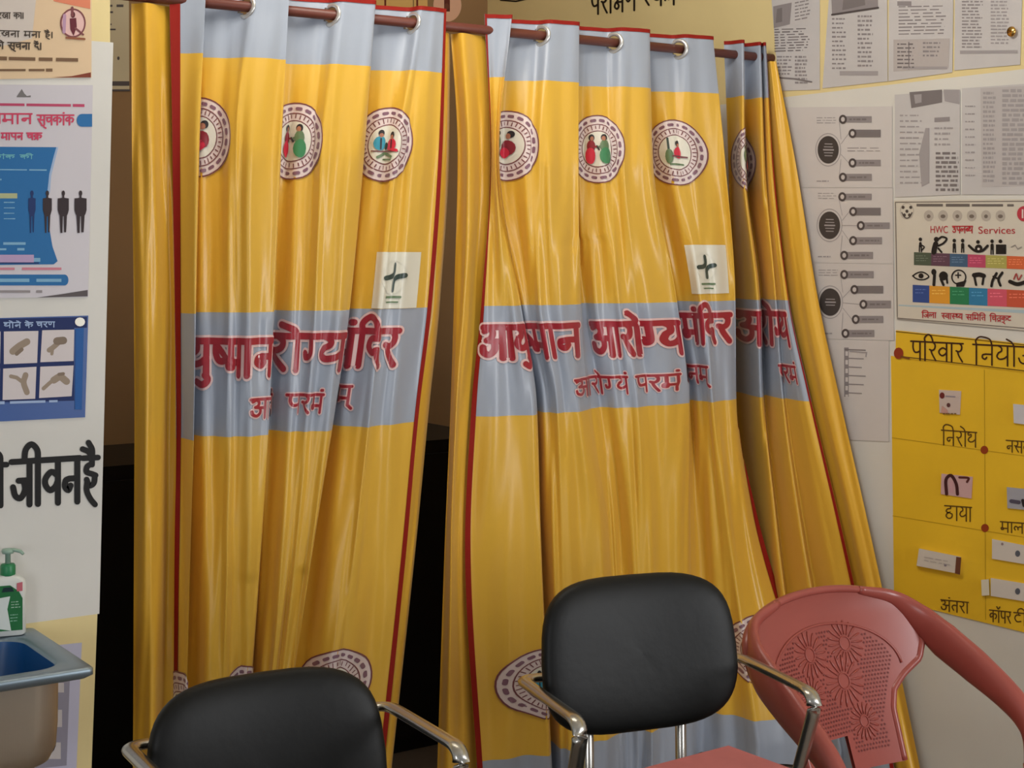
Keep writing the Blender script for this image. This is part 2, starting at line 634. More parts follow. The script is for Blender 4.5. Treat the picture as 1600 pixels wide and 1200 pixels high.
class Cloth:
    """A hanging cloth: columns (u, [x in frame at the WK levels], [depth at the WK levels])."""

    def __init__(self, cols, w0, w1, marks=(), wall=None, wr=1.0, seed=0, du=0.006, dw=0.012):
        us = [c[0] / KU for c in cols]
        ws = sorted(set([round(w0 + (w1 - w0) * i / int((w1 - w0) / dw), 5) for i in range(int((w1 - w0) / dw) + 1)] + [round(q, 5) for q in marks if w0 < q < w1]))
        self.W = np.array(ws)
        U, src = [], []
        for i in range(len(us) - 1):
            k = max(2, int(math.ceil((us[i + 1] - us[i]) / du)))
            for j in range(k):
                U.append(us[i] + (us[i + 1] - us[i]) * j / k)
                src.append((i, j / k))
        U.append(us[-1])
        src.append((len(us) - 2, 1.0))
        self.U = np.array(U)
        rs = random.Random(seed)
        ph = [rs.uniform(0, 6.28) for _ in range(12)]
        nU, nW = len(U), len(ws)
        self.D = np.zeros((nW, nU))
        self.P = np.zeros((nW, nU, 3))
        for a, w in enumerate(ws):
            cp = [hermite(WK, c[1], w) for c in cols]
            cd = [hermite(WK, c[2] if isinstance(c[2], (list, tuple)) else [c[2]] * 6, w) for c in cols]
            cp = [2 * cp[0] - cp[1]] + cp + [2 * cp[-1] - cp[-2]]
            cd = [cd[0]] + cd + [cd[-1]]
            for b, (i, t) in enumerate(src):
                r = []
                for q in (cp, cd):
                    p0, p1, p2, p3 = q[i:i + 4]
                    m1, m2 = (p2 - p0) * .42, (p3 - p1) * .42
                    if (p2 - p1) * (p1 - p0) <= 0:
                        m1 *= .25
                    if (p3 - p2) * (p2 - p1) <= 0:
                        m2 *= .25
                    r.append((2 * t ** 3 - 3 * t * t + 1) * p1 + (t ** 3 - 2 * t * t + t) * m1 + (-2 * t ** 3 + 3 * t * t) * p2 + (t ** 3 - t * t) * m2)
                u = U[b]
                f = min(1.0, max(0.0, (w + .60) / .35))
                wri = 0.0040 * math.sin(2 * PI * (u / .083 + .55 * math.sin(w * 1.9 + ph[0])) + ph[1]) + 0.0011 * math.sin(2 * PI * (u / .041 + .9 * math.sin(w * 1.3 + ph[2])) + ph[3]) \
                    + 0.0045 * math.sin(2 * PI * (u / .19 - .35 * w) + ph[4]) + 0.0012 * math.sin(2 * PI * (u / .06 + w * 1.6) + ph[5]) * math.sin(w * 5 + ph[6]) + 0.0002 * math.sin(2 * PI * (u / .024 + .5 * math.sin(w * 2.4 + ph[7])))
                d = r[1] + wr * wri * (0.35 + 0.65 * f)
                px = r[0]
                Y = YC + d * (1 + .75 * f)
                dx, dy = cam_dir(px)
                if wall is not None and Y * dx / dy > XR - wall + d * 0.6:
                    Xw = XR - wall + d * 0.6
                    Y = dy * Xw / dx
                self.D[a, b] = d
                self.P[a, b] = (Y * dx / dy, Y, EYE - w)
        Nn = np.cross(np.gradient(self.P, axis=1), np.gradient(self.P, axis=0))
        L = np.linalg.norm(Nn, axis=2, keepdims=True)
        Nn = Nn / np.maximum(L, 1e-9)
        self.N = Nn if np.mean(Nn[..., 1]) < 0 else -Nn

    def at(self, u, w, off=0.0):
        b = float(np.interp(u, self.U, np.arange(len(self.U))))
        a = float(np.interp(w, self.W, np.arange(len(self.W))))
        i, j = min(int(a), len(self.W) - 2), min(int(b), len(self.U) - 2)
        s, t = a - i, b - j

        def bl(G):
            return (G[i, j] * (1 - s) * (1 - t) + G[i + 1, j] * s * (1 - t) + G[i, j + 1] * (1 - s) * t + G[i + 1, j + 1] * s * t)
        p, nn = bl(self.P), bl(self.N)
        l = np.linalg.norm(nn)
        return p + nn / max(l, 1e-6) * off

    def fill(self, mb, bands, holes=()):
        nW, nU = self.D.shape
        vs = self.P.reshape(-1, 3).tolist()
        groups = {}
        for a in range(nW - 1):
            wm = (self.W[a] + self.W[a + 1]) / 2
            mm = bands[-1][1]
            for lim, q in bands:
                if wm < lim:
                    mm = q
                    break
            for b in range(nU - 1):
                um = (self.U[b] + self.U[b + 1]) / 2
                if any((um - hu) ** 2 + (wm - hw) ** 2 < hr * hr for hu, hw, hr in holes):
                    continue
                groups.setdefault(mm, []).append((a * nU + b, (a + 1) * nU + b, (a + 1) * nU + b + 1, a * nU + b + 1))
        base = len(mb.v)
        mb.v += [tuple(p) for p in vs]
        for mm, fs in groups.items():
            s = mb.slot(mm)
            for f in fs:
                mb.f.append([base + q for q in f])
                mb.mi.append(s)

    def crossings(self, w):
        a = int(np.argmin(abs(self.W - w)))
        out = []
        d = self.D[a]
        for b in range(len(d) - 1):
            if d[b] * d[b + 1] < 0:
                t = d[b] / (d[b] - d[b + 1])
                out.append((self.U[b] + t * (self.U[b + 1] - self.U[b]), d[b] > 0))
        return out


def torus(mb, c, nrm, R, r, m, n=28, k=8):
    nrm = Vector(nrm).normalized()
    q = nrm.to_track_quat('Z', 'Y')
    vs, fs = [], []
    for i in range(n):
        a = 2 * PI * i / n
        for j in range(k):
            b = 2 * PI * j / k
            p = Vector(((R + r * math.cos(b)) * math.cos(a), (R + r * math.cos(b)) * math.sin(a), r * .6 * math.sin(b)))
            vs.append(Vector(c) + q @ p)
    for i in range(n):
        for j in range(k):
            fs.append((i * k + j, ((i + 1) % n) * k + j, ((i + 1) % n) * k + (j + 1) % k, i * k + (j + 1) % k))
    mb.add(vs, fs, m)


def satin_ink(col):
    return mat('satin_ink_%02x%02x%02x' % tuple(col), col, **SATIN)


K_WHT = satin_ink((222, 204, 200))
K_PINK = satin_ink((226, 190, 186))
K_MAR = satin_ink((116, 58, 62))
K_DOT = satin_ink((128, 90, 106))
K_CRIM = satin_ink((158, 24, 40))
K_RED = satin_ink((206, 40, 66))
K_DRED = satin_ink((138, 30, 44))
K_GRN = satin_ink((58, 128, 82))
K_OLV = satin_ink((96, 120, 84))
K_BLU = satin_ink((54, 150, 176))
K_DRK = satin_ink((38, 32, 36))
K_SKN = satin_ink((170, 110, 84))
K_PATCH = satin_ink((226, 222, 205))
K_CREAM = satin_ink((224, 220, 204))
K_FOREST = satin_ink((44, 62, 54))


def emblem(cv, u, w, R, kind):
    cv.disc(u, w, R, R, K_WHT, 1, 40)
    cv.disc(u, w, R * 1.0, R * 1.0, K_MAR, 2, 40, inner=.965)
    for k in range(20):
        a = 2 * PI * (k + .5) / 20
        ca, sa = math.cos(a), math.sin(a)
        p, q = np.array([ca, sa]) * R * .84, np.array([-sa, ca]) * R * .05
        cv.stroke([(u + p[0] - q[0], w + p[1] - q[1]), (u + p[0] + q[0], w + p[1] + q[1])], R * .085, K_DOT, 2)
    cv.disc(u, w, R * .735, R * .735, K_MAR, 2, 36, inner=.965)
    cv.disc(u, w, R * .54, R * .54, K_MAR, 2, 32, inner=.955)
    for k in range(34):
        a = 2 * PI * k / 34
        ca, sa = math.cos(a), math.sin(a)
        r0, r1 = R * (.60 if k % 3 else .58), R * (.67 if k % 2 else .69)
        cv.stroke([(u + ca * r0, w + sa * r0), (u + ca * r1, w + sa * r1)], R * .027, K_MAR, 2)
    cv.disc(u, w, R * .51, R * .51, K_CREAM, 2, 32)

    def el(x, y, rx, ry, m, L=4):
        cv.disc(u + x * R, w + y * R, rx * R, ry * R, m, L, 14)

    def st(pts, wd, m, L=4, sm=True):
        cv.stroke([(u + a * R, w + b * R) for a, b in pts], wd * R, m, L, sm)
    if kind == 'stand':
        for sx, m1, m2 in ((-1, K_DRED, K_RED), (1, K_OLV, K_GRN)):
            el(.18 * sx, -.33, .085, .10, K_DRK)
            el(.165 * sx, -.30, .05, .07, K_SKN, 5)
            el(.19 * sx, -.08, .12, .18, m1, 5)
            el(.21 * sx, .2, .15, .24, m2, 6)
            st([(.16 * sx, -.1), (.04 * sx, -.06)], .05, m1, 5)
        st([(-.02, -.08), (.04, .02)], .05, K_DRK)
    elif kind == 'sit':
        el(-.2, -.3, .075, .09, K_DRK)
        el(-.2, -.24, .055, .06, K_SKN, 5)
        el(-.21, -.03, .15, .19, K_BLU, 5)
        st([(-.21, -.15), (-.2, .12)], .04, K_DRK, 6)
        el(.2, -.24, .075, .09, K_DRK)
        el(.2, -.18, .055, .06, K_SKN, 5)
        el(.2, .02, .14, .17, K_RED, 5)
        st([(.1, .12), (.36, .18)], .08, K_RED, 5)
        st([(.2, -.1), (.21, .1)], .04, K_DRK, 6)
        el(0, .05, .08, .1, K_FOREST, 5)
        st([(-.4, .18), (.4, .2)], .03, K_MAR)
        st([(-.25, .34), (-.05, .24), (.22, .34)], .07, K_OLV)
        st([(-.1, .4), (.2, .42)], .04, K_OLV)
    elif kind == 'lean':
        el(.16, -.32, .11, .1, K_DRK)
        el(.1, -.27, .07, .08, K_SKN, 5)
        el(.06, .06, .24, .22, K_DRED, 5)
        el(-.05, .2, .2, .16, K_RED, 6)
        st([(-.26, -.4), (-.26, .3)], .03, K_DRK)
        el(-.28, -.1, .08, .2, K_OLV, 4)
        el(-.28, -.36, .06, .07, K_DRK, 5)
    else:
        st([(-.24, -.42), (-.22, .02)], .05, K_FOREST, 4, False)
        el(-.22, .12, .09, .22, K_OLV, 5)
        el(.02, -.26, .08, .09, K_DRK)
        el(.02, -.2, .05, .06, K_SKN, 5)
        el(.03, .02, .15, .18, K_RED, 5)
        st([(-.14, .12), (.34, .16)], .05, K_MAR, 6)
        st([(-.2, .36), (.22, .38)], .05, K_OLV)


def printed_word(cv, txt, u0, u1, wh, wb, wd, slope=0.0, under=.006):
    cv.word(txt, u0 / KU, u1 / KU, wh, wb, wd, K_CRIM, 1, slope, K_PINK, under)


def patch(cv, u, w, a, b):
    cv.rect(u - a, w - b, u + a, w + b, K_PATCH, 1)
    cv.disc(u, w - .008, a * .62, a * .62, K_CREAM, 2, 28, inner=.93)
    s = a * .52
    y = w - .008
    cv.stroke([(u + .05 * s, y - .85 * s), (u + .02 * s, y - .3 * s), (u - .3 * s, y - .02 * s), (u - .9 * s, y + .05 * s)], .013, K_FOREST, 3, True)
    cv.stroke([(u + .95 * s, y - .12 * s), (u + .4 * s, y + .02 * s), (u + .08 * s, y + .3 * s), (u + .02 * s, y + .9 * s)], .013, K_FOREST, 3, True)
    cv.stroke([(u - .025, w + b * .6), (u + .03, w + b * .6)], .006, K_OLV, 3)
    cv.stroke([(u - .02, w + b * .78), (u + .025, w + b * .78)], .004, K_OLV, 3)


W_TOP, W_BOT = -.662, 1.54
HDR, B1, B2 = -.487, .147, .452


def make_curtain(label, cols, band_bottom, prints, seed, hem_left=True, hem_right=True, wall=None, wr=1.0, rings=True, hems=(.02, .013)):
    c = Cloth(cols, W_TOP, W_BOT, (-.652, HDR, B1, B2, band_bottom), wall=wall, wr=wr, seed=seed)
    umax = float(c.U[-1])
    cx = float(np.mean(c.P[:, :, 0]))
    root = empty('eyelet_curtain', (cx, YC, 0.0))
    tag(root, label, 'curtain', 'yellow printed eyelet curtains')
    off = Matrix.Translation((-cx, -YC, 0))
    mb = MB()
    cr = c.crossings(W_ROD) if rings else []
    holes = [(u, W_ROD, .0235) for u, left in cr]
    c.fill(mb, [(HDR, M_GRY), (B1, M_YEL), (B2, M_GRY), (band_bottom, M_YEL), (9, M_GRY)], holes)
    cvs = Canvas(mb, lambda x, y, o: c.at(x, y, o), step=.0055, base=.0009, lay=.0011)
    prints(cvs)

    def fin(b, name):
        b.v = [(p[0] - cx, p[1] - YC, p[2]) for p in b.v]
        return b.build(name, root)
    fin(mb, 'fabric')
    hb = MB()
    hc = Canvas(hb, lambda x, y, o: c.at(x, y, o), step=.01, base=.0008, lay=.0005)
    n = 40
    if hem_left:
        hc.rect(0, W_TOP, hems[0], W_BOT, M_RED, 1)
        fin(hb, 'side_hem')
    if hem_right:
        hb = MB()
        hc.mb = hb
        hc.rect(umax - hems[1], W_TOP, umax, W_BOT, M_RED, 1)
        fin(hb, 'side_hem')
    hb = MB()
    hc.mb = hb
    hc.rect(0, W_TOP, umax, W_TOP + .011, M_RED, 2)
    fin(hb, 'top_hem')
    for u, left in cr:
        if not left:
            continue
        p = c.at(u, W_ROD)
        nn = c.at(u, W_ROD, 1.0) - p
        rb = MB()
        torus(rb, p, nn, .0265, .0065, M_EYE)
        o = fin(rb, 'eyelet_ring')
        tag(o, 'shiny nickel eyelet ring')
    return root, cx, c


def back_fold(root, cx, cols, seed, wall=None, label=None):
    c = Cloth(cols, W_TOP + .06, W_BOT, wall=wall, wr=.8, seed=seed)
    mb = MB()
    c.fill(mb, [(9, M_REV)])
    mb.v = [(p[0] - cx, p[1] - YC, p[2]) for p in mb.v]
    return mb.build('turned_back_edge', root)


# --- left curtain
L_COLS = [
    (0, [264, 269, 273, 275, 273, 271], 0.0),
    (32, [322, 312, 306, 303, 296, 285], -.036),
    (82, [314, 307, 302, 299, 293, 283], [.034, .03, .024, .024, .024, .02]),
    (140, [378, 362, 360, 356, 346, 330], [.016, -.022, -.03, -.032, -.032, -.03]),
    (158, [401, 378, 376, 371, 361, 341], [-.022, -.03, -.036, -.037, -.036, -.034]),
    (210, [452, 440, 428, 420, 405, 372], -.036),
    (245, [444, 435, 424, 416, 402, 372], [.034, .03, .024, .022, .02, .016]),
    (306, [510, 494, 482, 468, 444, 396], [.016, -.022, -.03, -.032, -.032, -.028]),
    (323, [533, 511, 498, 482, 455, 402], [-.022, -.03, -.036, -.037, -.036, -.034]),
    (375, [587, 570, 546, 522, 484, 420], -.036),
    (410, [579, 564, 540, 516, 480, 418], [.034, .032, .03, .03, .028, .024]),
    (462, [638, 616, 592, 572, 542, 486], [.016, -.024, -.03, -.032, -.032, -.028]),
    (479, [660, 632, 607, 587, 560, 504], [-.024, -.028, -.034, -.035, -.034, -.03]),
    (534, [697, 691, 674, 655, 634, 592], [-.022, -.02, -.012, -.01, -.01, -.01]),
]


def L_prints(cv):
    for u, k in ((94, 'lean'), (273, 'stand'), (450, 'sit')):
        emblem(cv, u / KU, -.287, .1, k)
    for u, k in ((20, 'stand'), (192, 'sit'), (468, 'pole')):
        emblem(cv, u / KU, 1.115, .1, k)
    printed_word(cv, 'युष्मान', 84, 207, .218, .302, .017)
    printed_word(cv, 'रोग्य', 246, 372, .212, .297, .017)
    printed_word(cv, 'मंदिर', 404, 500, .205, .296, .017)
    printed_word(cv, 'आरोग्यं', 178, 262, .362, .408, .0075, under=.0035)
    printed_word(cv, 'परमं', 282, 348, .36, .405, .0075, under=.0035)
    printed_word(cv, 'धनम्', 378, 440, .35, .398, .0075, under=.0035)
    patch(cv, 482 / KU, .072, .074, .074)


Lc, Lx, Lcl = make_curtain('yellow satin curtain at the left end of the rod, beside the dark opening', L_COLS, 1.33, L_prints, 3)
back_fold(Lc, Lx, [
    (0, [205, 206, 209, 210, 209, 207], .02),
    (35, [230, 232, 235, 235, 236, 236], -.012),
    (70, [255, 258, 263, 262, 262, 260], .012),
    (92, [268, 273, 277, 279, 277, 275], .012)], 5)
back_fold(Lc, Lx, [
    (0, [695, 689, 672, 653, 632, 590], .004),
    (20, [701, 698, 684, 668, 646, 604], .014),
    (34, [704, 702, 687, 671, 650, 607], .04)], 6)

# --- middle curtain
M_COLS = [
    (0, [757, 766, 752, 737, 726, 747], -.004),
    (65, [800, 780, 814, 838, 844, 862], [-.036, -.036, -.03, -.036, -.036, -.03]),
    (100, [793, 775, 811, 834, 841, 860], [.034, .03, .014, .024, .026, .018]),
    (154, [838, 832, 842, 864, 872, 890], [.016, -.024, -.03, -.032, -.032, -.03]),
    (171, [861, 852, 858, 877, 888, 906], [-.022, -.03, -.034, -.035, -.034, -.032]),
    (215, [905, 904, 905, 914, 940, 958], [-.036, -.036, -.03, -.024, -.022, -.02]),
    (240, [898, 899, 912, 930, 956, 974], [.034, .026, .01, .0, -.002, -.004]),
    (304, [950, 956, 972, 988, 1000, 1012], [.016, -.024, -.03, -.03, -.028, -.026]),
    (321, [973, 973, 993, 1008, 1018, 1028], [-.022, -.03, -.034, -.034, -.03, -.028]),
    (370, [1015, 1020, 1058, 1074, 1072, 1080], [-.036, -.034, -.034, -.026, -.02, -.02]),
    (395, [1008, 1015, 1053, 1075, 1082, 1094], [.034, .026, .02, .01, .012, .012]),
    (450, [1050, 1066, 1098, 1108, 1126, 1170], [.016, -.022, -.03, -.03, -.035, -.08]),
    (468, [1073, 1086, 1112, 1120, 1140, 1198], [-.022, -.026, -.032, -.032, -.036, -.1]),
    (506, [1114, 1133, 1149, 1150, 1168, 1268], [-.03, -.03, -.026, -.022, -.03, -.13]),
    (524, [1108, 1127, 1145, 1147, 1180, 1290], [-.004, -.004, -.002, .0, -.016, -.13]),
]


def M_prints(cv):
    for u, k in ((119, 'lean'), (281, 'stand'), (440, 'pole')):
        emblem(cv, u / KU, -.302, .1, k)
    for u, k in ((62, 'sit'), (262, 'stand'), (478, 'lean')):
        emblem(cv, u / KU, 1.205, .1, k)
    printed_word(cv, 'आयु', 6, 63, .206, .292, .017)
    printed_word(cv, 'ष्मान', 100, 213, .206, .292, .017)
    printed_word(cv, 'आरोग्य', 253, 367, .207, .298, .017)
    printed_word(cv, 'मंदिर', 410, 494, .19, .272, .017)
    printed_word(cv, 'आरोग्यं', 198, 298, .362, .41, .0075, under=.0035)
    printed_word(cv, 'परमं', 310, 358, .362, .408, .0075, under=.0035)
    printed_word(cv, 'धनम्', 382, 452, .345, .395, .0075, under=.0035)
    patch(cv, 462 / KU, .05, .068, .074)


Mc, Mx, Mcl = make_curtain('yellow satin curtain in the middle, the widest, hanging behind both black chairs', M_COLS, 1.41, M_prints, 11, hem_right=True, hems=(.012, .02))
back_fold(Mc, Mx, [
    (0, [702, 715, 709, 704, 695, 682], .02),
    (28, [722, 733, 724, 714, 706, 704], -.014),
    (52, [742, 752, 738, 724, 716, 728], .006),
    (72, [760, 770, 756, 741, 730, 751], .012)], 12)

# --- right curtain, pushed together and swept along the right wall
R_COLS = [
    (0, [1131, 1138, 1142, 1146, 1150, 1196], [.03, .045, .07, .085, .09, .06]),
    (40, [1161, 1163, 1184, 1188, 1207, 1250], [-.028, -.03, -.026, -.024, -.02, -.02]),
    (75, [1163, 1165, 1190, 1195, 1214, 1262], [.03, .045, .055, .055, .045, .03]),
    (110, [1187, 1193, 1211, 1220, 1246, 1310], [-.02, -.02, -.02, -.022, -.02, -.02]),
    (126, [1189, 1196, 1216, 1227, 1256, 1320], [.008, .015, .02, .02, .02, .015]),
    (152, [1194, 1203, 1224, 1246, 1286, 1362], [-.012, -.014, -.016, -.02, -.02, -.02]),
    (180, [1197, 1208, 1233, 1264, 1313, 1398], [.0, .0, -.004, -.006, -.006, -.006]),
]


def R_prints(cv):
    emblem(cv, 52 / KU, -.29, .1, 'lean')
    emblem(cv, 100 / KU, 1.2, .1, 'stand')
    printed_word(cv, 'आरोग्य', 8, 160, .19, .285, .017)
    printed_word(cv, 'परमं', 110, 160, .35, .40, .0075, under=.0035)


Rc, Rx, Rcl = make_curtain('narrow yellow curtain bunched at the right end of the rod, along the right wall', R_COLS, 1.41, R_prints, 21, wall=.05, rings=False, hem_left=False)
back_fold(Rc, Rx, [
    (0, [1194, 1206, 1230, 1260, 1309, 1394], .012),
    (40, [1200, 1222, 1254, 1284, 1334, 1418], -.012),
    (80, [1207, 1243, 1279, 1310, 1357, 1440], .012)], 22, wall=.035)

# ------------------------------------------------------------------ curtain rod
rod = MB()
zr = EYE - W_ROD
a, b = on_y(150, HY, YC).x, XR
sweep(rod, [(a, YC, zr), (b, YC, zr)], .0135, .0135, M_ROD, n=16)
o = rod.build('curtain_rod')
tag(o, 'brown round curtain rod threaded through the eyelets of the yellow curtains', 'curtain rod')


# ------------------------------------------------------------------ papers and posters on the walls
def mapL(px, py, o):
    return on_y(px, py, YL - o)


def mapR(px, py, o):
    return on_x(px, py, XR - o)


def mapB(px, py, o):
    return on_y(px, py, YB - o)


def sheet(mb, fmap, q, m, thick=.0025, back=.0006):
    f = [fmap(x, y, thick) for x, y in q]
    b = [fmap(x, y, back) for x, y in q]
    mb.add(f + b, [(0, 1, 2, 3), (0, 4, 5, 1), (1, 5, 6, 2), (2, 6, 7, 3), (3, 7, 4, 0), (7, 6, 5, 4)], m)


def poster(name, label, cat, fmap, q, m, draw, group=None, off=0.0):
    mb = MB()
    fm = (lambda x, y, o: fmap(x, y, o + off)) if off else fmap
    sheet(mb, fm, q, m)
    draw(Canvas(mb, fm, base=.0028, lay=.0004))
    o = mb.build(name, smooth=False)
    tag(o, label, cat, group)
    return o


P_PEACH = mat('paper_peach', (228, 198, 160), .6, noise=.05, nscale=3)
P_LILAC = mat('paper_lilac_white', (206, 200, 206), .45, noise=.03, nscale=3)
P_NAVY = mat('paper_blue', (26, 76, 150), .4)
P_GREY = mat('paper_photocopy', (202, 198, 198), .7, noise=.05, nscale=6)
P_WHITE = mat('paper_white', (212, 206, 204), .65, noise=.03, nscale=5)
P_CREAM = mat('paper_cream', (216, 208, 194), .5, noise=.03, nscale=5)
P_CHART = mat('chart_paper_yellow', (238, 192, 36), .65, noise=.06, nscale=4)
P_BEIGE = mat('paper_beige', (206, 192, 160), .7, noise=.08, nscale=4)
TAPE = mat('clear_tape', (226, 220, 200), .12, spec=.8)


def d_orange(c):
    dk, br, tn = ink((70, 58, 48)), ink((122, 92, 66)), ink((150, 116, 80))
    c.poly([(-66, -56), (62, -56), (50, 60), (-66, 90)], ink((214, 202, 192)), 0)
    c.poly([(68, -56), (141, -56), (141, 14), (112, 8), (84, 2)], ink((222, 132, 100)), 1)
    c.word('रखा का।', -4, 38, 20, 29, 1.5, dk, 2)
    c.word('किसान रखना मना है।', -60, 84, 46, 55, 1.6, dk, 2, .03)
    c.word('को सूचना दें।', -10, 66, 66, 76, 2.0, dk, 2, .02)
    c.lines(-60, 84, 122, 96, 1, br, 2, .62, .02, 0, .05)
    c.lines(-60, 105, 82, 114, 1, br, 2, .55, 0, 0, .04)
    c.poly([(80, 121), (112, 119), (142, 113), (142, 121)], ink((132, 60, 40)), 2)
    rg = ink((128, 70, 74))
    c.disc(114, 36, 20, 23, ink((232, 190, 184)), 2, 28)
    c.disc(114, 36, 20, 23, rg, 3, 32, inner=.88)
    c.disc(114, 23, 3.5, 5, ink((90, 30, 40)), 4, 12)
    c.poly([(109, 29), (119, 28), (120, 42), (115, 56), (110, 46)], ink((104, 34, 48)), 4)
    c.stroke([(101, 24), (100, 50)], 5, ink((190, 150, 176)), 4)
    c.stroke([(113, 12), (113, 24)], 4, rg, 4)
    c.stroke([(118, 44), (130, 54)], 3, rg, 4)
    c.stroke([(104, 59), (132, 61)], 3.4, ink((150, 90, 60)), 4)


poster('health_poster', 'peach printed notice with a small round emblem, at the top of the left wall', 'poster', mapL, [(-70, -60), (143, -60), (143, 121), (-70, 125)], P_PEACH, d_orange)


def d_bmi(c):
    red, blue, pale = ink((206, 64, 96)), ink((34, 108, 168)), ink((128, 176, 206))
    dk, nv = ink((52, 38, 42)), ink((24, 50, 104))
    c.poly([(26, 151), (34, 139), (38, 146), (42, 150), (48, 149), (48, 152), (26, 152)], ink((120, 116, 116)))
    c.lines(-150, 157, 132, 166, 1, ink((190, 70, 104)), 1, .55, .012, 0, .02)
    c.word('द्रव्यमान', -46, 51, 178, 193, 2.8, red)
    c.word('सूचकांक', 58, 116, 180, 195, 2.6, red)
    c.word('मापन', 2, 36, 208, 218, 2.4, red)
    c.word('चक्र', 42, 66, 208, 218, 2.4, red)
    c.poly([(-190, 228), (88, 230), (84, 244), (77, 272), (73, 310), (76, 350), (82, 385), (90, 408), (84, 413), (-190, 416)], blue, 1)
    c.poly([(88, 230), (91, 230), (87, 246), (80, 274), (78, 300), (73, 310), (77, 272), (84, 244)], ink((160, 184, 216)), 2)
    c.word('सूचकांक की', -40, 52, 242, 248, 1.4, ink((110, 180, 190)), 2)
    c.lines(-150, 261, 73, 266, 1, pale, 2, .5, .01, 0, .02)
    c.lines(-80, 276, 8, 294, 2, pale, 2, .3, 0, .2, .1)
    c.rect(-80, 302, 27, 310, ink((178, 184, 140)), 2)
    c.lines(6, 312, 24, 346, 4, pale, 2, .2, 0, .1, .01)
    c.lines(-120, 376, 44, 394, 2, pale, 2, .45, 0, .05, .12)
    c.rect(-190, 398, 53, 410, ink((186, 160, 196)), 2)
    c.rect(53, 403, 63, 409, pale, 2)
    c.stroke([(-190, 411), (60, 411)], 2.0, nv, 3)
    c.lines(-150, 416, 96, 424, 1, ink((208, 130, 146)), 2, .6, 0, 0, .06)
    c.rect(-190, 429, 101, 446, blue, 2)
    c.disc(101, 437.5, 6, 8.5, blue, 2, 18)
    c.lines(-150, 433, 96, 443, 1, pale, 3, .55, 0, 0, .05)
    c.lines(-150, 451, 66, 460, 1, ink((150, 142, 144)), 2, .55, 0, 0, .05)
    c.poly([(58, 465), (100, 459), (137, 453), (137, 463)], ink((92, 84, 86)), 2)
    c.rect(128, 178, 144, 198, ink((42, 112, 172)), 2)
    c.disc(128, 188, 8, 10, ink((42, 112, 172)), 2, 20)
    for x, w, mm in ((50, 5.6, nv), (74, 7.0, dk), (99, 8.6, dk), (126, 9.4, dk)):
        c.disc(x, 302, 2.6, 4.4, mm, 4, 14)
        c.poly([(x - 1.4, 305), (x + 1.4, 305), (x + 1.6, 309), (x + w, 310), (x + w, 328), (x + w - 1.6, 334), (x + w * .6, 338), (x - w * .6, 338), (x - w + 1.6, 334), (x - w, 328), (x - w, 310), (x - 1.6, 309)], mm, 4)
        c.poly([(x - w * .66, 337), (x - .8, 337), (x - 1.4, 364), (x - w * .5, 364)], mm, 4)
        c.poly([(x + w * .66, 337), (x + .8, 337), (x + 1.4, 363), (x + w * .5, 363)], mm, 4)


poster('health_poster', 'white and blue poster with red title and four dark standing silhouettes', 'poster', mapL, [(-190, 131), (145, 133), (138, 464), (-190, 468)], P_LILAC, d_bmi)


def d_hand(c):
    navy, lt = ink((20, 40, 96)), ink((164, 186, 222))
    c.poly([(-150, 502), (136, 495), (136, 512), (-150, 518)], navy)
    c.poly([(-150, 506), (116, 512), (116, 626), (-150, 632)], navy)
    c.word('धोने', 6, 33, 504, 512, 1.7, lt, 3)
    c.word('के', 39, 52, 504, 512, 1.7, lt, 3)
    c.word('चरण', 57, 86, 503, 511, 1.7, lt, 3)
    sq = [[(6, 518), (60, 517), (58, 567), (6, 569)], [(66, 516), (116, 515), (115, 564), (63, 566)], [(5, 576), (57, 573), (55, 623), (4, 625)], [(63, 573), (115, 571), (112, 619), (61, 622)],
          [(-52, 519), (1, 518), (0, 568), (-52, 570)], [(-52, 577), (0, 576), (-1, 625), (-52, 627)]]
    w, hb, hd = ink((218, 208, 208)), ink((158, 140, 122)), ink((134, 116, 100))
    for s_ in sq:
        c.poly(s_, w, 2)
    c.stroke([(20, 549), (30, 541), (42, 534)], 11, hb, 3, True)
    c.stroke([(26, 553), (34, 546)], 6, hd, 3)
    c.stroke([(77, 547), (84, 542), (94, 533)], 8, hb, 3, True)
    c.stroke([(89, 533), (99, 532)], 12, hd, 3)
    c.stroke([(82, 546), (81, 553)], 5, hb, 3)
    c.stroke([(17, 588), (26, 590), (34, 596)], 6, hb, 3)
    c.stroke([(40, 586), (37, 598), (42, 613)], 9, hb, 3, True)
    c.stroke([(68, 607), (78, 598), (88, 590)], 6, hb, 3, True)
    c.stroke([(84, 594), (94, 589), (104, 596)], 11, hb, 3, True)
    c.stroke([(92, 585), (99, 584)], 5, hd, 3)
    c.lines(-120, 629, 90, 637, 1, lt, 3, .6, -.03, 0, .04)
    c.poly([(118, 514), (131, 512), (128, 640), (117, 640)], ink((34, 92, 164)), 2)
    c.disc(125, 503, 8, 7, TAPE, 5, 12)


poster('handwashing_poster', 'dark blue poster with brown hands in white squares, on the left wall', 'poster', mapL, [(-150, 501), (138, 493), (133, 652), (-150, 666)], P_NAVY, d_hand)


def d_low(c):
    gr, wt, dk = ink((150, 146, 162)), ink((206, 198, 198)), ink((66, 62, 62))
    c.poly([(30, 1040), (110, 1036), (104, 1196), (30, 1204)], gr)
    for x0, y0, x1, y1 in ((72, 1067, 100, 1082), (70, 1109, 97, 1136), (58, 1160, 95, 1186)):
        c.rect(x0, y0, x1, y1, wt, 2)
    for x, y, a, b in ((80, 1095, 9, 12), (76, 1158, 12, 20)):
        c.disc(x, y, a, b, dk, 3, 16)
    c.stroke([(84, 1140), (80, 1156)], 6, dk, 3)


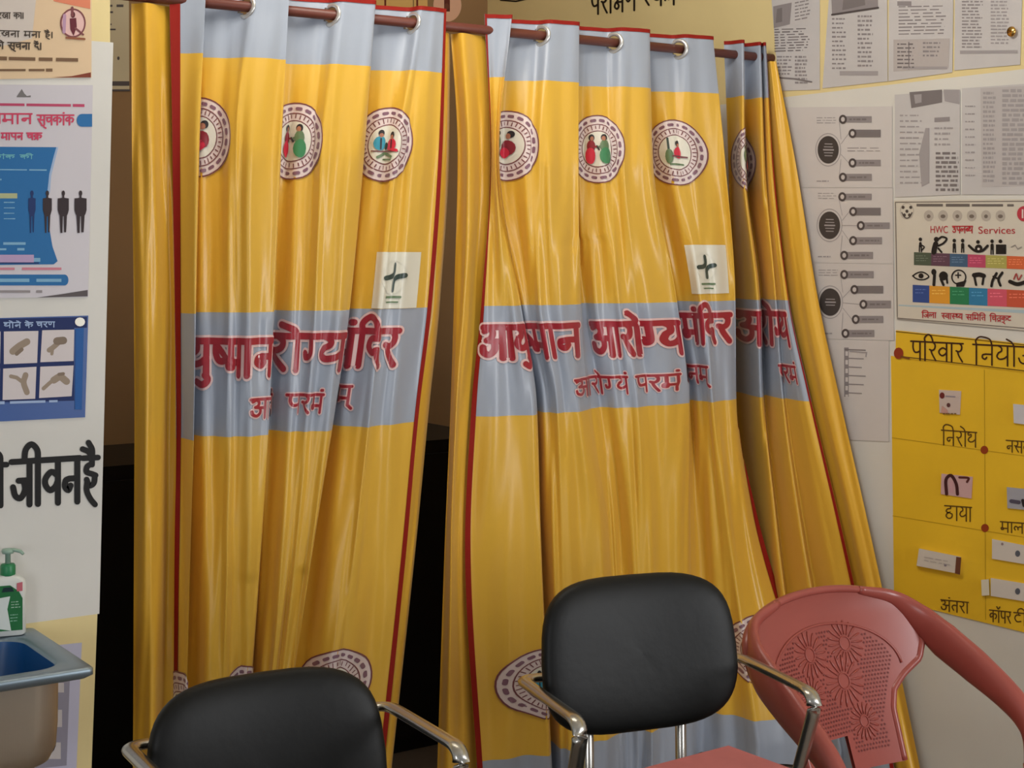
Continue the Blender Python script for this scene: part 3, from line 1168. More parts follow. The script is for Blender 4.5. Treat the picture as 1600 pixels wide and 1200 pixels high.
poster('picture_poster', 'pale lilac poster with dark pictures on the yellow wall below the basin', 'poster', mapL, [(30, 1014), (128, 1004), (119, 1212), (30, 1224)], mat('paper_lilac', (196, 194, 216), .5), d_low)

G1, G2, G3, G4 = ink((126, 119, 120)), ink((148, 141, 143)), ink((84, 76, 76)), ink((164, 158, 160))


def d_p1(c):
    c.poly([(1208, 10), (1237, 4), (1234, 38), (1209, 44)], G2)
    c.poly([(1214, 14), (1222, 12), (1222, 34), (1212, 36)], G1, 2)
    c.lines(1242, 2, 1268, 34, 6, G2, 1, .4, -.2)
    c.lines(1210, 44, 1266, 82, 9, G1, 1, .45, -.03)
    c.lines(1214, 86, 1238, 118, 6, G2, 1, .5)
    c.lines(1242, 86, 1262, 132, 8, G2, 1, .6)
    c.stroke([(1214, 121), (1240, 123), (1268, 128)], 2.4, G1, 2)


poster('photocopied_page', 'narrow photocopied page at the top of the right wall, next to the curtain edge', 'paper', mapR, [(1203, -30), (1281, -30), (1281, 140), (1217, 142)], P_GREY, d_p1, 'photocopied pages on the right wall')


def d_p2(c):
    c.poly([(1298, -28), (1371, -28), (1372, 11), (1300, 22)], G2)
    c.poly([(1318, -4), (1350, -10), (1352, 8), (1316, 16)], G1, 2)
    c.stroke([(1300, 23), (1372, 12)], 3, G3, 3)
    c.lines(1300, 26, 1322, 110, 12, G2, 1, .4)
    c.lines(1340, 22, 1364, 106, 12, G2, 1, .5)
    c.rect(1312, 111, 1372, 118, G4, 1)


poster('photocopied_page', 'photocopied page with a dark slanted picture along its top, on the right wall', 'paper', mapR, [(1297, -30), (1386, -30), (1387, 127), (1285, 138)], P_GREY, d_p2, 'photocopied pages on the right wall')


def d_p3(c):
    c.rect(1402, 2, 1424, 9, G2)
    c.lines(1404, 8, 1478, 56, 9, G2, 1, .4, -.02, .1)
    c.poly([(1396, 62), (1484, 60), (1482, 106), (1396, 112)], ink((186, 178, 176)))
    c.lines(1402, 66, 1430, 108, 7, G1, 2, .45)
    c.lines(1442, 64, 1470, 90, 4, G2, 2, .5)
    c.stroke([(1420, 66), (1420, 108)], 1.4, G1, 2)
    c.rect(1410, 104, 1480, 108, G4, 2)


poster('photocopied_page', 'photocopied page of close text lines with a small grey table at its foot', 'paper', mapR, [(1389, -30), (1490, -30), (1488, 113), (1388, 127)], P_GREY, d_p3, 'photocopied pages on the right wall')


def d_p4(c):
    c.lines(1503, 0, 1536, 76, 15, G2, 1, .5)
    c.lines(1548, 0, 1578, 70, 13, G4, 1, .5)
    c.rect(1500, 79, 1590, 84, G4, 1, -.6)


poster('photocopied_page', 'photocopied page in two columns under a shiny brass pin, at the top right', 'paper', mapR, [(1492, -30), (1598, -30), (1594, 101), (1491, 110)], P_GREY, d_p4, 'photocopied pages on the right wall')


def d_q1(c):
    c.poly([(1421, 144), (1472, 140), (1472, 160), (1424, 169)], G1)
    c.poly([(1428, 148), (1440, 147), (1440, 160), (1430, 162)], G4, 2)
    c.poly([(1474, 140), (1499, 140), (1499, 163), (1476, 158)], G4)
    c.lines(1406, 176, 1444, 290, 13, G4, 1, .3, 0, .3)
    c.poly([(1446, 200), (1452, 200), (1452, 286), (1440, 292), (1436, 240)], G4, 1)
    c.rect(1460, 184, 1484, 191, G2, 1, -1.5)
    c.lines(1460, 196, 1490, 230, 4, G4, 1, .4)
    c.lines(1462, 236, 1498, 300, 9, G1, 1, .6, 0, .05)


poster('photocopied_page', 'photocopied page with a black photograph on top, just above the services poster', 'paper', mapR, [(1398, 148), (1500, 140), (1500, 304), (1398, 308)], P_GREY, d_q1, 'photocopied pages on the right wall')


def d_q2(c):
    c.poly([(1532, 138), (1640, 132), (1640, 290), (1534, 292)], ink((190, 184, 184)))
    c.lines(1536, 142, 1556, 286, 20, G4, 2, .6)
    c.lines(1566, 138, 1606, 290, 20, G4, 2, .7)
    c.lines(1612, 138, 1638, 290, 18, G4, 2, .6)
    c.lines(1508, 160, 1526, 280, 10, G4, 2, .2)


poster('photocopied_page', 'photocopied page of dense grey columns, second from left in the lower row', 'paper', mapR, [(1503, 138), (1642, 128), (1642, 304), (1503, 304)], P_GREY, d_q2, 'photocopied pages on the right wall')


def d_bub(cy, cx, bars, dark, title=True):
    def d(c):
        c.disc(cx, cy, 20, 26, G4, 1, 32, inner=.95)
        c.disc(cx, cy, 16.5, 21.5, ink((72, 66, 64)), 2, 32)
        for k in range(-2, 3):
            if abs(k) < 2 or cy < 400:
                c.stroke([(cx - 7 + abs(k), cy + k * 4.6), (cx + 8 - abs(k), cy + k * 4.6 + .3)], 1.4 if k else 2.4, G4, 3)
        for i, (x0, y0, x1, y1) in enumerate(bars):
            ym = (y0 + y1) / 2
            c.stroke([(cx + 20, cy + (ym - cy) * .35), (x0 - 4, ym)], .8, G4, 1)
            c.rect(x0 + 4, y0 + .6, x1, y1 - .6, G1 if i == dark else G2, 2)
            c.lines(x0 + 12, ym - 3, x1 - 4, ym + 3, 1, G1, 3, .5)
            c.disc(x0 + 2, ym, 6.2, 7.2, G3, 3, 20)
            c.disc(x0 + 2, ym, 3.0, 3.8, ink((206, 200, 198)), 4, 12)
        c.lines(cx - 18, cy - 52, cx + 14, cy - 40, 3, G4, 1, .3)
        c.lines(cx - 18, cy + 46, cx + 6, cy + 52, 1, G4, 1, .4)
    return d


d1 = d_bub(234, 1294, [(1315, 181, 1362, 192), (1330, 202, 1376, 215), (1330, 249, 1376, 260), (1315, 271, 1362, 283)], 1)


def d_b1(c):
    d1(c)
    c.lines(1324, 229, 1380, 238, 2, G2, 2, .25)


GB = 'bubble diagram sheets stacked on the right wall'
poster('diagram_sheet', 'white sheet with dark bubble and grey bars, topmost of the stacked diagrams', 'paper', mapR, [(1205, 168), (1394, 166), (1394, 293), (1205, 293)], P_WHITE, d_b1, GB)
poster('diagram_sheet', 'white sheet with dark bubble and five grey bars, middle one of the stacked diagrams', 'paper', mapR, [(1215, 293.5), (1395, 293.5), (1396, 412), (1215, 410)], P_WHITE,
       d_bub(352, 1296, [(1314, 302, 1362, 313), (1331, 324, 1376, 337), (1343, 347, 1390, 358), (1331, 370, 1378, 382), (1317, 393, 1364, 405)], 1), GB)
poster('diagram_sheet', 'white sheet with dark bubble and grey bars, lowest of the stacked diagrams', 'paper', mapR, [(1230, 410.5), (1396, 412.5), (1397, 532), (1230, 528)], P_WHITE,
       d_bub(472, 1297, [(1317, 423, 1365, 435), (1333, 446, 1380, 459), (1347, 469, 1392, 482), (1335, 493, 1380, 505), (1319, 515, 1366, 527)], 1), GB)


def d_tab(c):
    c.rect(1319, 543, 1326, 620, G2)
    for k in range(6):
        y = 546 + k * 13.5
        c.stroke([(1320, y), (1352 - 3 * (k % 3), y + 1.2)], 1.6, G2 if k else G1, 2)
        c.rect(1321, y + 3, 1325, y + 10, ink((212, 206, 204)), 2)
    c.stroke([(1328, 549), (1354, 551), (1353, 557)], 2, G4, 2)


poster('diagram_sheet', 'white sheet with a small pale table, beside the left edge of the yellow chart', 'paper', mapR, [(1255, 529), (1389, 532.5), (1389, 690), (1255, 684)], P_WHITE, d_tab, GB)


# ------------------------------------------------------------------ services poster
def latin(c, txt, x0, x1, yb, h, m, L=1, slope=0.0):
    """Latin letters with the built-in typeface, flattened to a mesh."""
    cu = bpy.data.curves.new('lettering', 'FONT')
    cu.body = txt
    ob = bpy.data.objects.new('lettering', cu)
    COL.objects.link(ob)
    dg = bpy.context.evaluated_depsgraph_get()
    me = ob.evaluated_get(dg).to_mesh()
    vs = [(v.co.x, v.co.y) for v in me.vertices]
    fs = [tuple(p.vertices) for p in me.polygons]
    ob.evaluated_get(dg).to_mesh_clear()
    bpy.data.objects.remove(ob)
    bpy.data.curves.remove(cu)
    W = max(v[0] for v in vs)
    k = (x1 - x0) / W
    vs = [(x0 + v[0] * k, yb - v[1] / .72 * h + slope * v[0] * k) for v in vs]
    c.put(vs, fs, m, L)


def d_hwc(c):
    bk, rd, fr = ink((34, 30, 30)), ink((184, 48, 56)), ink((120, 110, 104))
    c.stroke([(1399, 316), (1640, 314)], 1.4, fr)
    c.stroke([(1399, 316), (1402, 495)], 1.4, fr)
    c.stroke([(1402, 497), (1640, 516)], 1.4, fr)
    c.disc(1417, 330, 11, 13, ink((190, 180, 170)), 1, 24, inner=.9)
    for a, b in ((-6, -6), (6, -6), (0, 0), (-4, 6), (4, 6)):
        c.disc(1417 + a, 330 + b, 2.4, 2.6, ink((80, 72, 68)), 2, 10)
    c.stroke([(1409, 332), (1412, 338), (1417, 341), (1422, 338), (1425, 332)], 1.6, ink((80, 72, 68)), 2, True)
    c.lines(1432, 317, 1584, 324, 1, ink((110, 102, 98)), 1, .65, .002, 0, .05)
    for k in range(6):
        x = 1451 + 22.4 * k
        c.disc(x, 337, 7.5, 8.5, ink((186, 176, 166)), 1, 20)
        c.disc(x, 338, 3 + k % 2, 3, ink((122, 110, 102)), 2, 10)
    c.disc(1600, 334, 11, 12, ink((190, 60, 74)), 2, 22)
    c.rect(1596.5, 327, 1599, 341, ink((226, 206, 200)), 3)
    latin(c, 'HWC', 1453, 1481, 364, 11.5, rd, 2)
    c.word('उपलब्ध', 1488, 1520, 353.5, 364, 1.7, rd, 2)
    latin(c, 'Services', 1528, 1586, 365, 11.5, rd, 2)
    cols1 = [(82, 92, 76), (100, 70, 86), (70, 98, 128), (190, 76, 106), (176, 168, 92), (216, 104, 62), (200, 88, 60)]
    cols2 = [(56, 80, 146), (226, 158, 54), (44, 128, 84), (52, 126, 170), (214, 90, 110), (204, 90, 64), (206, 92, 66)]
    xs = [1428, 1455, 1484, 1512, 1540, 1573, 1606, 1640]
    for k in range(7):
        c.poly([(xs[k], 394 + .04 * (xs[k] - 1428)), (xs[k + 1], 394 + .04 * (xs[k + 1] - 1428)), (xs[k + 1], 414 + .04 * (xs[k + 1] - 1428)), (xs[k], 414 + .04 * (xs[k] - 1428))], ink(cols1[k]), 1)
        c.lines(xs[k] + 3, 398 + .04 * (xs[k] - 1428), xs[k + 1] - 4, 409 + .04 * (xs[k] - 1428), 3, ink(tuple(min(255, v + 50) for v in cols1[k])), 2, .3)
    xs = [1426, 1452, 1484, 1514, 1543, 1573, 1606, 1640]
    for k in range(7):
        c.poly([(xs[k], 445 + .05 * (xs[k] - 1426)), (xs[k + 1], 445 + .05 * (xs[k + 1] - 1426)), (xs[k + 1], 472 + .05 * (xs[k + 1] - 1426)), (xs[k], 472 + .05 * (xs[k] - 1426))], ink(cols2[k]), 1)
        c.lines(xs[k] + 4, 450 + .05 * (xs[k] - 1426), xs[k + 1] - 5, 460 + .05 * (xs[k] - 1426), 2, ink(tuple(min(255, v + 50) for v in cols2[k])), 2, .3)
    c.poly([(1404, 476), (1640, 486), (1640, 492), (1404, 478)], ink((176, 196, 204)), 0)

    def person_icon(x, y, h, w=5):
        c.disc(x, y, 2.7, 3, bk, 3, 12)
        c.stroke([(x, y + 6), (x, y + h * .55)], w, bk, 3)
        c.stroke([(x - 1.4, y + h * .5), (x - 1.6, y + h)], 2, bk, 3)
        c.stroke([(x + 1.4, y + h * .5), (x + 1.6, y + h)], 2, bk, 3)
    person_icon(1438, 374, 19, 4)
    c.stroke([(1440, 383), (1444, 386), (1440, 391)], 2, bk, 3, True)
    c.disc(1463, 374, 4, 4, bk, 3, 12)
    c.stroke([(1462, 381), (1460, 388), (1459, 394)], 8, bk, 3, True)
    c.stroke([(1466, 384), (1474, 380), (1479, 373), (1472, 370), (1467, 373)], 3, bk, 3, True)
    c.stroke([(1466, 388), (1471, 394)], 3, bk, 3)
    person_icon(1491, 376, 18)
    person_icon(1504, 376, 18)
    c.disc(1528, 378, 3, 3, bk, 3, 12)
    c.stroke([(1514, 384), (1522, 391), (1529, 393), (1536, 391), (1543, 384)], 4, bk, 3, True)
    c.disc(1529, 388, 6, 6, bk, 3, 14)
    c.disc(1529, 389, 2, 2, ink((222, 214, 206)), 4, 10)
    person_icon(1550, 377, 20)
    c.rect(1556, 382, 1572, 397, bk, 3)
    c.disc(1563, 377, 3, 3, bk, 3, 12)
    c.stroke([(1580, 386), (1586, 383), (1590, 389), (1596, 386)], 1.4, ink((150, 140, 134)), 3)
    c.stroke([(1426, 431), (1432, 427), (1439, 425), (1446, 427), (1451, 432), (1446, 436), (1438, 437), (1431, 435), (1426, 431)], 2, bk, 3, True)
    c.disc(1439, 431, 4, 4, bk, 3, 14)
    c.disc(1459, 425, 4, 5, bk, 3, 12)
    c.stroke([(1460, 430), (1459, 445)], 4.5, bk, 3)
    c.disc(1474, 431, 7, 7, bk, 3, 16)
    c.stroke([(1470, 436), (1474, 445)], 4, bk, 3)
    c.stroke([(1479, 434), (1480, 442)], 3, bk, 3)
    c.disc(1498, 433, 12, 12, bk, 3, 24, inner=.82)
    c.stroke([(1497, 426), (1497, 434)], 2, bk, 3)
    c.stroke([(1493, 430), (1501, 430)], 2, bk, 3)
    c.poly([(1494, 442), (1510, 438), (1506, 448), (1494, 448)], bk, 3)
    c.stroke([(1522, 430), (1530, 429), (1537, 431)], 7, bk, 3, True)
    c.stroke([(1522, 431), (1525, 445)], 3.5, bk, 3)
    c.stroke([(1537, 431), (1535, 444)], 3.5, bk, 3)
    c.stroke([(1557, 427), (1551, 438), (1549, 447)], 4, bk, 3, True)
    c.stroke([(1566, 426), (1560, 436), (1563, 446)], 4, bk, 3, True)
    c.stroke([(1552, 432), (1560, 436)], 3, bk, 3)
    c.stroke([(1578, 440), (1590, 444), (1604, 440)], 6, bk, 3, True)
    c.stroke([(1584, 436), (1588, 428), (1591, 437), (1596, 430)], 2.2, ink((170, 70, 70)), 3, True)
    c.word('जिला', 1440, 1463, 488, 496, 1.4, rd, 2, .03)
    c.word('स्वास्थ्य', 1471, 1504, 489.5, 498, 1.4, rd, 2, .03)
    c.word('समिति', 1509, 1540, 491.5, 500, 1.4, rd, 2, .03)
    c.word('चित्रकूट', 1546, 1580, 493, 502, 1.4, rd, 2, .03)


poster('services_poster', 'cream services poster with black pictograms over coloured blocks, on the right wall', 'poster', mapR, [(1397, 313), (1642, 311), (1642, 520), (1401, 498)], P_CREAM, d_hwc, off=.003)

# ------------------------------------------------------------------ yellow family planning chart with glued samples
pen = ink((92, 62, 20))
chart = empty('handmade_chart', on_x(1516, 745, XR))
tag(chart, 'yellow handmade chart with a handwritten heading and small samples stuck on it', 'chart')
cloc = chart.location.copy()


def child(mb, name, smooth=False):
    mb.v = [(p[0] - cloc.x, p[1] - cloc.y, p[2] - cloc.z) for p in mb.v]
    return mb.build(name, chart, smooth)


mb = MB()
sheet(mb, mapR, [(1392, 556), (1640, 585), (1640, 998), (1397, 938)], P_CHART, .003)
c = Canvas(mb, mapR, base=.0032, lay=.0004)
ln = ink((196, 154, 30))
c.stroke([(1538, 578), (1540, 968)], 1.2, ln)
c.stroke([(1394, 684), (1640, 718)], 1.2, ln)
c.stroke([(1395, 806), (1640, 846)], 1.2, ln)
c.word('निरोध', 1471, 1527, 672, 695, 2.0, pen, 1, .07)
c.word('छाया', 1476, 1519, 790, 812, 2.0, pen, 1, .07)
c.word('अंतरा', 1470, 1514, 937, 954, 1.9, pen, 1, .1)
c.word('कॉपर', 1546, 1580, 953, 971, 1.9, pen, 1, .1)
c.word('टी', 1584, 1604, 957, 976, 1.9, pen, 1, .1)
c.word('नसबंदी', 1572, 1626, 688, 706, 1.9, pen, 1, .07)
c.word('माला', 1563, 1606, 815, 831, 1.9, pen, 1, .07)
child(mb, 'chart_paper')
mb = MB()
sheet(mb, mapR, [(1400, 516), (1640, 541), (1640, 586), (1399, 558)], P_CHART, .0052, .0034)
c = Canvas(mb, mapR, base=.0056, lay=.0004)
pen2 = ink((62, 32, 20))
c.stroke([(1399, 556), (1640, 584)], 1.4, pen)
c.stroke([(1400, 518), (1640, 543)], 1.2, pen)
c.word('परिवार', 1423, 1506, 533, 562, 2.5, pen2, 1, .05)
c.word('नियोजन', 1520, 1640, 538, 569, 2.5, pen2, 1, .05)
child(mb, 'heading_strip')
mb = MB()
c = Canvas(mb, mapR, base=.0062, lay=.0004)
c.disc(1404, 552, 7.5, 9, ink((150, 56, 30)), 1, 16)
c.stroke([(1408, 557), (1420, 560)], 3, ink((120, 70, 30)), 1)
tag(child(mb, 'sticker'), 'rust red sticker at the corner')
for x, y in ((1538, 703), (1539, 825)):
    mb = MB()
    c = Canvas(mb, mapR, base=.0038, lay=.0004)
    c.disc(x, y, 6, 6.5, ink((150, 60, 24)), 1, 16)
    tag(child(mb, 'sticker'), 'rust red round sticker')
wt, wt2 = ink((214, 206, 198)), ink((204, 186, 178))


def sample(q, m, thick, draw=None):
    mb = MB()
    sheet(mb, mapR, q, m, thick, .003)
    if draw:
        draw(Canvas(mb, mapR, base=thick + .0004, lay=.0004))
    return child(mb, 'sample_packet')


def s1(c):
    c.disc(1472, 618, 4, 5, ink((110, 40, 40)), 1, 12)
    c.disc(1482, 633, 3, 3.5, ink((100, 60, 60)), 1, 10)
    c.stroke([(1478, 619), (1492, 620)], 2, ink((150, 140, 150)))
    c.poly([(1472, 634), (1480, 640), (1482, 646), (1470, 645)], ink((196, 150, 140)))
    c.lines(1473, 644, 1500, 649, 1, ink((120, 90, 50)))


def s2(c):
    c.stroke([(1479, 772), (1478, 750), (1486, 743), (1494, 756), (1496, 772)], 5, ink((66, 28, 34)), 1, True)
    c.stroke([(1499, 746), (1513, 747), (1511, 753)], 3.5, ink((90, 40, 40)), 1, True)
    c.poly([(1484, 752), (1490, 752), (1490, 770), (1483, 770)], ink((206, 160, 166)), 1)


sample([(1467, 609), (1502, 611), (1500, 648), (1468, 645)], wt2, .006, s1)
sample([(1471, 740), (1520, 745), (1518, 779), (1470, 772)], ink((206, 168, 170)), .006, s2)
sample([(1436, 857), (1501, 870), (1500, 897), (1432, 884)], wt, .016, lambda c: (c.poly([(1494, 870), (1502, 871), (1500, 898), (1492, 896)], ink((110, 66, 50))), c.disc(1477, 883, 2.2, 2.4, ink((140, 130, 140)), 1, 8), c.lines(1444, 868, 1486, 878, 2, ink((180, 172, 170)), 1, .3, .18)))
sample([(1583, 631), (1640, 637), (1640, 668), (1584, 661)], ink((206, 204, 210)), .008)
sample([(1573, 761), (1640, 768), (1640, 800), (1574, 794)], ink((166, 166, 176)), .008, lambda c: (c.stroke([(1580, 783), (1592, 785)], 6, ink((84, 78, 96)), 1), c.stroke([(1598, 782), (1600, 790)], 5, ink((40, 36, 44)), 1)))
dot = ink((92, 96, 106))
sample([(1550, 842), (1640, 860), (1640, 888), (1550, 873)], wt, .008, lambda c: (c.disc(1590, 865, 4, 5, dot, 1, 12), c.disc(1566, 850, 2, 2.2, ink((150, 130, 130)), 1, 8)))
sample([(1548, 903), (1640, 918), (1640, 946), (1548, 931)], wt, .008, lambda c: c.disc(1590, 924, 4, 5, dot, 1, 12))
mb = MB()
sheet(mb, mapR, [(1533, 906), (1545, 905), (1546, 930), (1534, 931)], TAPE, .011, .0035)
child(mb, 'tape_strip')

# brass pin in the top right page
pin = MB()
pc = on_x(1585, 50, XR)
prof = [(.0005, 0), (.013, .0), (.014, .003), (.010, .007), (.004, .009), (.003, .013)]
lathe(pin, prof, mat('brass', (214, 170, 96), .18, 1.0), n=20)
o = pin.build('drawing_pin')
o.location = (XR - .0155, pc.y, pc.z)
o.rotation_euler = (0, PI / 2, 0)
tag(o, 'round shiny brass drawing pin in the page at the top right', 'pin')

# ------------------------------------------------------------------ what shows behind the curtains
poster('wall_notice', 'beige notice on the dim wall behind the curtains, seen beside the left wall end', 'paper', mapB, [(110, -80), (201, -80), (202, 141), (110, 141)], P_BEIGE,
       lambda c: (c.lines(120, 4, 194, 24, 2, G3, 1, .4), c.lines(120, 34, 192, 50, 2, G3, 1, .35), c.disc(185, 91, 2, 3, G3, 1, 8), c.rect(120, 127, 202, 134, G3), c.stroke([(120, 141), (202, 141)], 3, G3)))


def d_frame(c):
    r = ink((110, 40, 26))
    c.stroke([(602, -40), (602, 12), (652, 16), (652, -40)], 3, r)
    c.stroke([(560, -40), (560, 8)], 2, r)
    c.stroke([(646, -40), (646, 14)], 1, I_BLK)


poster('wall_chart', 'tan chart ruled with dark red lines, high on the wall above the left curtain', 'chart', mapB, [(540, -80), (668, -80), (668, 22), (540, 14)], mat('paper_tan', (220, 178, 106), .7), d_frame)


def d_cut(c):
    c.rect(694, -30, 703, 18, ink((96, 40, 30)), 1)
    c.disc(698, 10, 4, 5, ink((110, 60, 44)), 2, 12)


mb = MB()
c = Canvas(mb, mapB, base=.002)
c.disc(699, 8, 22, 26, ink((226, 178, 150)), 0, 28)
d_cut(c)
tag(mb.build('paper_cutout', smooth=False), 'round pink paper cut-out with a dark bar on the back wall above the curtains', 'paper')

cab = empty('low_cabinet', (1.95, 4.35, 0))
tag(cab, 'black low cabinet standing in the dark behind the curtains', 'cabinet')
mb = MB(); box(mb, (-.88, -.22, 0), (.82, .24, .96), M_BLACKC); mb.build('body', cab, False)
for k in range(3):
    mb = MB(); x = -.86 + k * .56; box(mb, (x, -.236, .05), (x + .54, -.22, .92), M_BLACKC)
    d = mb.build('door', cab, False)
    mb = MB(); sweep(mb, [(x + .5, -.25, .5), (x + .5, -.25, .62)], .006, .006, M_BLACKC, ref=(1, 0, 0)); mb.build('handle', d)


# ------------------------------------------------------------------ black visitor chairs
def tilt(mb, start, ang, cy, cz):
    ca, sa = math.cos(ang), math.sin(ang)
    for i in range(start, len(mb.v)):
        x, y, z = mb.v[i]
        y, z = y - cy, z - cz
        mb.v[i] = (x, cy + y * ca + z * sa, cz - y * sa + z * ca)


def arm_path(pts, r=.03, n=6):
    """Polyline with rounded corners."""
    P = [Vector(p) for p in pts]
    out = [P[0]]
    for i in range(1, len(P) - 1):
        a, b, c2 = P[i - 1], P[i], P[i + 1]
        d1, d2 = (a - b), (c2 - b)
        q = min(r, d1.length * .45, d2.length * .45)
        p1, p2 = b + d1.normalized() * q, b + d2.normalized() * q
        for k in range(n + 1):
            t = k / n
            out.append(p1 * (1 - t) ** 2 + b * 2 * t * (1 - t) + p2 * t * t)
    out.append(P[-1])
    return out


def visitor_chair(label, loc, rz, arm_z, b0, b1, hw=.215):
    root = empty('visitor_chair', loc, rz)
    tag(root, label, 'chair', 'black visitor chairs with metal arms')
    bz = (b0 + b1) / 2
    mb = MB()
    rbox(mb, 0, .24, bz, hw, .036, (b1 - b0) / 2, M_BLACK, e=3.6, n=26, ex=3.0)
    for i, (x, y, z) in enumerate(mb.v):      # padded front, tapering foot, slight hug
        q = (z - bz) / (b1 - b0) * 2
        x *= 1.0 + .05 * (0.35 - abs(q - -.2))
        mb.v[i] = (x, y - .028 * (x / hw) ** 2 + .008, z)
    tilt(mb, 0, math.radians(9), .24, bz)
    mb.build('backrest', root)
    mb = MB()
    pth = []
    for k in range(41):
        a = 2 * PI * k / 40
        sp = lambda t, e: math.copysign(abs(t) ** (2 / e), t)
        pth.append((hw * .965 * sp(math.cos(a), 3.6), .205 - .024 * sp(math.cos(a), 3.6) ** 2, bz + (b1 - b0) / 2 * .95 * sp(math.sin(a), 3.6)))
    mb = MB()
    rbox(mb, 0, 0, 0, .235, .042, .225, M_BLACK, e=3.8, n=22, ex=3.0)
    mb.v = [(x, z - .01, y * .95 + .455 - .02 * (z > .1) * (z - .1)) for x, y, z in mb.v]
    mb.build('seat', root)
    mb = MB()
    fr = [(.2, -.19, .415), (.2, .17, .415), (-.2, .17, .415), (-.2, -.19, .415), (.2, -.19, .415)]
    sweep(mb, arm_path(fr, .03), .011, .011, M_CHROME)
    mb.build('seat_frame', root)
    for s in (-1, 1):
        mb = MB()
        x = s * .248
        pts = arm_path([(s * .15, .262, arm_z - .004), (x, .265, arm_z), (x, -.05, arm_z), (x - s * .004, .025, arm_z - .19), (s * .205, .06, .418)], .05, 10)
        sweep(mb, pts, .0155, .0085, M_CHROME, ref=(0, 0, 1), n=14)
        tag(mb.build('armrest', root), 'flat chrome armrest')
        mb = MB()
        sweep(mb, arm_path([(s * .105, .1, .415), (s * .105, .245, .425), (s * .105, .252, bz)], .04), .0115, .0115, M_CHROME)
        mb.build('back_support', root)
        for y in (-.18, .16):
            mb = MB()
            sweep(mb, [(s * .2, y, .415), (s * .215, y * 1.22, .02)], .0115, .0115, M_CHROME, ref=(0, 1, 0))
            lg = mb.build('leg', root)
            mb = MB()
            sweep(mb, [(s * .2145, y * 1.21, .03), (s * .2155, y * 1.225, 0)], .015, .015, M_BLACKC, ref=(0, 1, 0))
            mb.build('rubber_foot', lg)
    return root


visitor_chair('black padded visitor chair with chrome arms in front of the middle curtain', (1.934, 2.22, 0), math.radians(-13.4), .695, .575, .888)
visitor_chair('black padded visitor chair in front of the left curtain, cut by the frame bottom', (1.172, 2.278, 0), math.radians(-4.4), .70, .46, .795, .222)

# ------------------------------------------------------------------ red plastic armchair
RC = empty('plastic_armchair', (2.57, 2.195, 0), 0)
RC.scale = (1, 1, .984)
tag(RC, 'dull red moulded plastic armchair with embossed flowers on its back', 'chair')
HZ = [.40, .51, .55, .58, .61, .65, .68, .715, .745, .765, .778, .784]
HH = [.145, .15, .165, .20, .25, .27, .275, .266, .234, .19, .125, .03]


def back_pt(s, z, o=0.0):
    h = float(np.interp(z, HZ, HH)) if z < .68 else .275 * math.sqrt(max(0.0, 1 - ((z - .68) / .1045) ** 2.4))
    x = s * h
    y = .285 + (z - .64) * .36 - .05 * (x / .275) ** 2 - .012 * max(0, (z - .72) / .06) ** 2
    return (x, y - o, z)


mb = MB()
nz, ns = 60, 48
zs = [.40 + (.7844 - .40) * (1 - (1 - i / nz) ** 1.7) for i in range(nz + 1)]
hole = lambda s, z: .405 < z < .475 and -.42 < s < .02
for side, off in ((0, .0), (1, -.010)):
    vs = [back_pt(-1 + 2 * j / ns, z, off) for z in zs for j in range(ns + 1)]
    fs = []
    for i in range(nz):
        for j in range(ns):
            if hole(-1 + 2 * (j + .5) / ns, (zs[i] + zs[i + 1]) / 2):
                continue
            f = (i * (ns + 1) + j, i * (ns + 1) + j + 1, (i + 1) * (ns + 1) + j + 1, (i + 1) * (ns + 1) + j)
            fs.append(f if side == 0 else f[::-1])
    mb.add(vs, fs, M_PLAS)
rim = [back_pt(-1, z, -.005) for z in zs] + [back_pt(1, z, -.005) for z in zs[::-1]]
sweep(mb, rim, .009, .011, M_PLAS, ref=(0, 1, 0), n=10)
o = mb.build('backrest', RC)


class BackCanvas(Canvas):
    pass


def bmap(x, z, o):
    h = float(np.interp(z, HZ, HH)) if z < .68 else .275 * math.sqrt(max(0.05, 1 - ((z - .68) / .1045) ** 2.4))
    p = back_pt(max(-1, min(1, x / h)), z, o)
    return (x, p[1], z)


mb = MB()
fl = [(-.055, .652, .05), (.06, .662, .05), (.03, .585, .055), (-.08, .57, .04), (.06, .495, .04)]
for cx_, cz_, R in fl:
    n = 18
    for k in range(n):
        a = 2 * PI * k / n
        p = [bmap(cx_ + math.cos(a) * R * q, cz_ + math.sin(a) * R * q, .0015) for q in (.38, .6, .8, 1.0)]
        if abs(p[-1][0]) < .2:
            sweep(mb, p, [.0012, .0022, .003, .0016], [.001, .002, .0022, .001], M_PLAS, ref=(0, 1, 0), n=6)
    sweep(mb, [bmap(cx_ + math.cos(2 * PI * k / 20) * R * .3, cz_ + math.sin(2 * PI * k / 20) * R * .3, .001) for k in range(21)], .0018, .0018, M_PLAS, ref=(0, 1, 0), n=6, caps=False)
